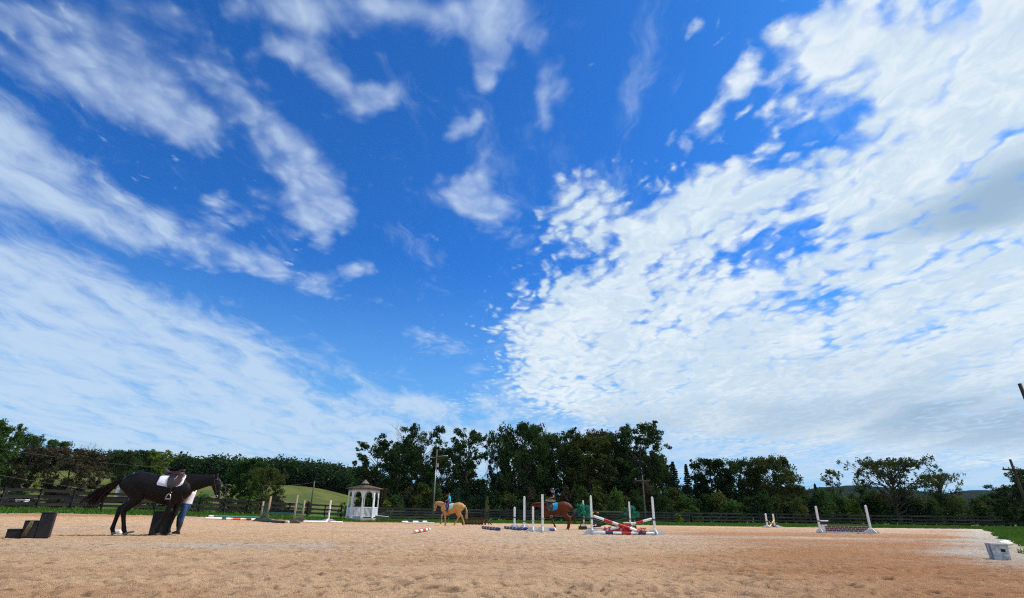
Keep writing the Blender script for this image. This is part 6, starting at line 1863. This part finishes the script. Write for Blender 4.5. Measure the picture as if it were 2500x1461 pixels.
def shirt(J, s, sleeve=.55, ext=.014, hem=.5, loose=0.0):
    V = lambda k: Vector(J[k]); lat = (V('hip1') - V('hip0')).normalized(); mb = MB()
    mb.loft([(V('pelvis').lerp(V('waist'), 1 - hem), .100 * s + ext + loose, .150 * s + ext + loose), (V('waist'), .090 * s + ext + loose, .130 * s + ext + loose), (V('waist').lerp(V('chest'), .6), .102 * s + ext, .148 * s + ext), (V('chest'), .107 * s + ext, .168 * s + ext), (V('neck') - (V('neck') - V('chest')) * .28, .077 * s + ext, .130 * s + ext), (V('neck') - (V('neck') - V('chest')) * .05, .052 * s + ext, .066 * s + ext)], 14, 0, lat)
    if sleeve:
        for k in (0, 1):
            sh, el = V(f'sh{k}'), V(f'el{k}')
            mb.tube([sh.lerp(V('chest'), .35), sh, sh.lerp(el, .35), sh.lerp(el, sleeve)], [.058 * s + ext, .059 * s + ext, .052 * s + ext + loose * .5, .050 * s + ext + loose * .6], 12)
    return mb
def boots(J, s, top=.62, ext=.012):
    V = lambda k: Vector(J[k]); lat = (V('hip1') - V('hip0')).normalized(); out = []
    for k in (0, 1):
        kn, an, to = V(f'kn{k}'), V(f'an{k}'), V(f'toe{k}'); mb = MB()
        mb.tube([kn.lerp(an, 1 - top), kn.lerp(an, 1 - top * .6), kn.lerp(an, .80), an], [.056 * s + ext, .056 * s + ext, .040 * s + ext, .040 * s + ext], 12)
        mb.loft([(an + (an - to).normalized() * .06 * s - Vector((0, 0, .03 * s)), .034 * s + ext * .6, .032 * s + ext * .6), (an - Vector((0, 0, .02 * s)), .044 * s + ext * .6, .040 * s + ext * .6), (an.lerp(to, .6), .032 * s + ext * .5, .044 * s + ext * .6), (to + (to - an).normalized() * .012, .02 * s + ext * .5, .036 * s + ext * .5)], 10, 0, lat)
        d = (to - an); d.z = 0; d.normalize()
        mb.box(an - d * .045 * s - Vector((0, 0, .062 * s)), (.05 * s, .06 * s, .03 * s))
        out.append(mb)
    return out
def helmet(J, s, mat, t):
    V = lambda k: Vector(J[k]); hd = V('head'); f = Vector(J['face']).normalized(); up = (hd - V('neck')).normalized(); up = (up - f * up.dot(f)).normalized(); sd = up.cross(f).normalized()
    R = Matrix((f, sd, up)).transposed(); mb = MB(); n, m_ = 16, 7; pts = []; fc = []; c = hd + up * .035 * s
    for i in range(m_ + 1):
        th = PI * .56 * i / m_
        for k in range(n):
            a = 2 * PI * k / n; dz = -.02 * s * (math.cos(a) < -.2) * (i == m_)
            pts.append(c + R @ Vector((.130 * s * math.sin(th) * math.cos(a), .108 * s * math.sin(th) * math.sin(a), .122 * s * math.cos(th) + dz)))
    for i in range(m_):
        for k in range(n): j = (k + 1) % n; fc.append((i * n + k, (i + 1) * n + k, (i + 1) * n + j, i * n + j))
    mb.add(pts, fc, 0, True)
    hm = mb.build('helmet', mat, t)
    mb = MB(); mb.loft([(c + f * .10 * s - up * .012 * s, .012 * s, .085 * s), (c + f * .15 * s - up * .022 * s, .009 * s, .07 * s), (c + f * .185 * s - up * .035 * s, .005 * s, .035 * s)], 12, 0, sd); mb.build('peak', mat, hm)
    mb = MB()
    for sg in (-1, 1): mb.tube([c + sd * sg * .10 * s - up * .03 * s, hd + sd * sg * .078 * s - up * .07 * s + f * .02 * s, hd - up * .132 * s + f * .045 * s], .007 * s, 4)
    mb.build('chin_strap', M_BLACK, hm)
def face_bits(J, s, t, iris):
    hd = Vector(J['head']); f = Vector(J['face']).normalized(); up = (hd - Vector(J['neck'])).normalized(); up = (up - f * up.dot(f)).normalized(); sd = up.cross(f)
    for sg in (-1, 1):
        m = MB(); m.ball(hd + f * .089 * s + sd * sg * .032 * s + up * .008 * s, (.011 * s,) * 3, 8, 6); m.build('eye', M_EYE, t)

# --- handler beside the black horse, facing left
M_TEE = new_mat('white_jersey', (0.70, 0.68, 0.72), 0.9, 0.1, scale=16, var2=(0.60, 0.58, 0.63), bump=.3, bscale=22)
M_JEANS = new_mat('blue_denim', (0.040, 0.085, 0.20), 0.9, 0.1, scale=16, var2=(0.028, 0.060, 0.15), bump=.3, bscale=60)
M_BOOT = new_mat('black_boot_leather', (0.014, 0.012, 0.012), 0.38, 0.5, scale=8, var2=(0.022, 0.018, 0.018))
M_HAIR = new_mat('brown_hair', (0.06, 0.032, 0.018), 0.5, 0.4, scale=24, var2=(0.035, 0.02, 0.012))
def handler():
    p = spot(435, 1307.2); p = Vector((p.x, p.y + .62, 0)); p.x = along(435, 1307, p.y).x; p.z = gz(p.x, p.y)
    t = thing('person', 'person in white shirt, blue jeans and tall black boots behind the black horse neck', 'person', p, math.radians(182))
    # local +x is where the person looks (to the left of the picture)
    J = dict(pelvis=(-.06, 0, .90), waist=(-.09, 0, 1.04), chest=(-.12, 0, 1.24), neck=(-.10, 0, 1.40), head=(-.06, 0, 1.51), face=(1, -.15, -.12),
             sh0=(-.11, -.18, 1.33), el0=(-.02, -.27, 1.10), wr0=(.16, -.18, 1.10), sh1=(-.11, .18, 1.33), el1=(-.08, .26, 1.08), wr1=(.12, .22, 1.02),
             hip0=(-.05, -.09, .86), kn0=(.16, -.11, .50), an0=(.10, -.13, .09), toe0=(.28, -.15, .035),
             hip1=(-.05, .09, .86), kn1=(-.06, .11, .47), an1=(-.04, .13, .09), toe1=(.15, .17, .035))
    link('body', remeshed(body_mesh(J, 1.0, .0095), 'body', SKIN, .0095, 3), t)
    link('jeans', remeshed(trousers(J, 1.0, 1.0, .012, .62), 'jeans', M_JEANS, .013, 4), t)
    link('shirt', remeshed(shirt(J, 1.0, .62, .016, .75, .012), 'shirt', M_TEE, .013, 3), t)
    for b in boots(J, 1.0, .80, .012): link('boot', remeshed(b, 'boot', M_BOOT, .011, 3), t)
    face_bits(J, 1.0, t, None)
    hd = Vector(J['head']); m = MB(); m.ball(hd + Vector((-.025, 0, .04)), (.108, .092, .10), 14, 9); m.ball(hd + Vector((-.09, 0, -.03)), (.05, .075, .09), 10, 7); m.tube([hd + Vector((-.11, 0, 0)), hd + Vector((-.16, 0, -.10)), hd + Vector((-.15, 0, -.26))], [.035, .04, .012], 8)
    link('hair', remeshed(m, 'hair', M_HAIR, .012, 3), t)
    return p
hp_ = handler()
# the rein from the bit to the hands
Rb = Matrix.Rotation(BL_R, 3, 'Z'); bit_w = Rb @ Vector((1.62, .05, 1.06)) + pbl; hand_w = Matrix.Rotation(math.radians(182), 3, 'Z') @ Vector((.20, -.18, 1.09)) + hp_
m = MB(); md = bit_w.lerp(hand_w, .5) + Vector((0, 0, -.20)); m.tube([bit_w, bit_w.lerp(md, .5) + Vector((0, 0, -.05)), md, md.lerp(hand_w, .5) + Vector((0, 0, -.05)), hand_w, hand_w + Vector((.02, -.02, -.25))], .009, 5)
tag(m.build('lead_rein', M_LEATHERD), 'dark rein hanging from the bit of the black horse to the hands of the person', 'rein')

# --- riders: coordinates in the horse's own frame (x forward), before its scale
def rider(label, hloc, rot, hs, J, s, clothes, group=None):
    t = thing('person', label, 'person', hloc, rot, group); t.scale = (hs, hs, hs)
    link('body', remeshed(body_mesh(J, s), 'body', SKIN, .011, 3), t)
    face_bits(J, s, t, None)
    clothes(t, J, s)
    return t
M_CYAN = new_mat('cyan_jersey', (0.03, 0.42, 0.62), 0.9, 0.1, scale=14, var2=(0.025, 0.34, 0.52), bump=.2, bscale=24)
M_VEST = new_mat('black_vest', (0.012, 0.012, 0.02), 0.8, 0.2, scale=14, var2=(0.02, 0.02, 0.03), bump=.2, bscale=24)
M_PURPLE = new_mat('purple_jodhpur', (0.15, 0.035, 0.26), 0.9, 0.1, scale=14, var2=(0.11, 0.027, 0.2))
M_HELM = new_mat('black_helmet', (0.014, 0.014, 0.018), 0.35, 0.5)
M_HELMN = new_mat('navy_helmet', (0.012, 0.016, 0.05), 0.3, 0.5)
M_NAVYTEE = new_mat('navy_jersey', (0.012, 0.015, 0.045), 0.85, 0.15, scale=14, var2=(0.018, 0.02, 0.055), bump=.2, bscale=24)
M_KHAKI = new_mat('khaki_breeches', (0.26, 0.23, 0.15), 0.9, 0.1, scale=14, var2=(0.21, 0.18, 0.12))
M_CHAPS = new_mat('grey_half_chaps', (0.035, 0.036, 0.042), 0.8, 0.2, scale=14, var2=(0.05, 0.05, 0.056))
M_SHOE = new_mat('pale_sole_shoe', (0.16, 0.13, 0.11), 0.7, 0.2, scale=14, var2=(0.10, 0.08, 0.07))
M_BLONDE = new_mat('blonde_hair', (0.50, 0.38, 0.22), 0.6, 0.3, scale=20, var2=(0.4, 0.28, 0.15))

def cl_child(t, J, s):
    link('jodhpurs', remeshed(trousers(J, s, .6, .010, .6), 'jodhpurs', M_PURPLE, .013, 3), t)
    link('shirt', remeshed(shirt(J, s, .75, .012, .95, .006), 'shirt', M_CYAN, .013, 3), t)
    V = lambda k: Vector(J[k]); lat = (V('hip1') - V('hip0')).normalized(); mb = MB()
    f = Vector((.030, 0, 0))
    mb.loft([(V('waist') + f * .9 - Vector((0, 0, .03)), .085 * s + .016, .11 * s), (V('waist').lerp(V('chest'), .6) + f, .095 * s + .018, .135 * s), (V('chest') + f, .10 * s + .018, .15 * s), (V('neck') - (V('neck') - V('chest')) * .15 + f * .5, .065 * s + .016, .09 * s)], 14, 0, lat)
    link('vest', remeshed(mb, 'vest', M_VEST, .013, 3), t)
    for b in boots(J, s, .85, .010): link('boot', remeshed(b, 'boot', M_BOOT, .012, 3), t)
    helmet(J, s, M_HELM, t)
sx = .27; sz = 1.64
JP = dict(pelvis=(sx, 0, sz + .05), waist=(sx + .0, 0, sz + .18), chest=(sx + .03, 0, sz + .36), neck=(sx + .05, 0, sz + .50), head=(sx + .08, 0, sz + .60), face=(1, 0, -.22),
    sh0=(sx + .03, -.15, sz + .45), el0=(sx + .06, -.20, sz + .24), wr0=(sx + .26, -.10, sz + .16), sh1=(sx + .03, .15, sz + .45), el1=(sx + .06, .20, sz + .24), wr1=(sx + .26, .10, sz + .16),
    hip0=(sx + .02, -.10, sz + .02), kn0=(sx + .24, -.31, sz - .22), an0=(sx + .08, -.36, sz - .58), toe0=(sx + .24, -.40, sz - .58),
    hip1=(sx + .02, .10, sz + .02), kn1=(sx + .24, .31, sz - .22), an1=(sx + .08, .36, sz - .58), toe1=(sx + .24, .40, sz - .58))
rider('person in cyan shirt, black vest and purple jodhpurs riding the palomino, black helmet', ppa, PA_R, PA_S, JP, .88, cl_child)

def cl_rider(t, J, s):
    link('breeches', remeshed(trousers(J, s, .6, .011, .25), 'breeches', M_KHAKI, .013, 3), t)
    link('shirt', remeshed(shirt(J, s, .50, .014, .85, .004), 'shirt', M_NAVYTEE, .013, 3), t)
    for k, b in enumerate(boots(J, s, .92, .012)): link('half_chap', remeshed(b, 'half_chap', M_CHAPS, .012, 3), t)
    for k in (0, 1):
        an, to = Vector(J[f'an{k}']), Vector(J[f'toe{k}']); m = MB(); d = (to - an).normalized()
        m.loft([(an - d * .07 - Vector((0, 0, .045)), .02, .042), (an.lerp(to, .5) - Vector((0, 0, .04)), .02, .05), (to - Vector((0, 0, .02)) + d * .02, .016, .042)], 10); m.build('shoe_sole', M_SHOE, t)
    helmet(J, s, M_HELMN, t)
    hd = Vector(J['head']); m = MB(); m.tube([hd + Vector((-.10, 0, -.02)), hd + Vector((-.125, 0, -.09)), hd + Vector((-.115, 0, -.16))], [.03, .035, .015], 8); m.build('hair', M_BLONDE, t)
sx = .20; sz = 1.66
JC = dict(pelvis=(sx, 0, sz + .06), waist=(sx - .01, 0, sz + .20), chest=(sx + .0, 0, sz + .42), neck=(sx + .03, 0, sz + .58), head=(sx + .07, 0, sz + .70), face=(1, 0, -.30),
    sh0=(sx + .0, -.17, sz + .52), el0=(sx - .01, -.22, sz + .28), wr0=(sx + .24, -.08, sz + .20), sh1=(sx + .0, .17, sz + .52), el1=(sx - .01, .22, sz + .28), wr1=(sx + .24, .08, sz + .20),
    hip0=(sx + .03, -.10, sz + .04), kn0=(sx + .50, -.24, sz + .06), an0=(sx + .36, -.34, sz - .36), toe0=(sx + .56, -.36, sz - .31),
    hip1=(sx + .03, .10, sz + .04), kn1=(sx + .50, .24, sz + .06), an1=(sx + .36, .34, sz - .36), toe1=(sx + .56, .36, sz - .31))
rider('person in navy shirt and helmet, knees drawn up, riding the chestnut horse', pch, CH_R, CH_S, JC, 1.0, cl_rider)


# =================================================================== air
def haze():
    m = bpy.data.materials.new('haze'); m.use_nodes = True; t = m.node_tree; t.nodes.clear()
    out = t.nodes.new('ShaderNodeOutputMaterial'); v = t.nodes.new('ShaderNodeVolumePrincipled')
    v.inputs['Color'].default_value = (0.72, 0.85, 1.0, 1); v.inputs['Density'].default_value = 0.00003; v.inputs['Anisotropy'].default_value = 0.0
    t.links.new(v.outputs[0], out.inputs['Volume'])
    b = MB(); b.box((250, 700, 53), (5000, 3400, 118)); o = b.build('haze', m); o['kind'] = 'stuff'
haze()
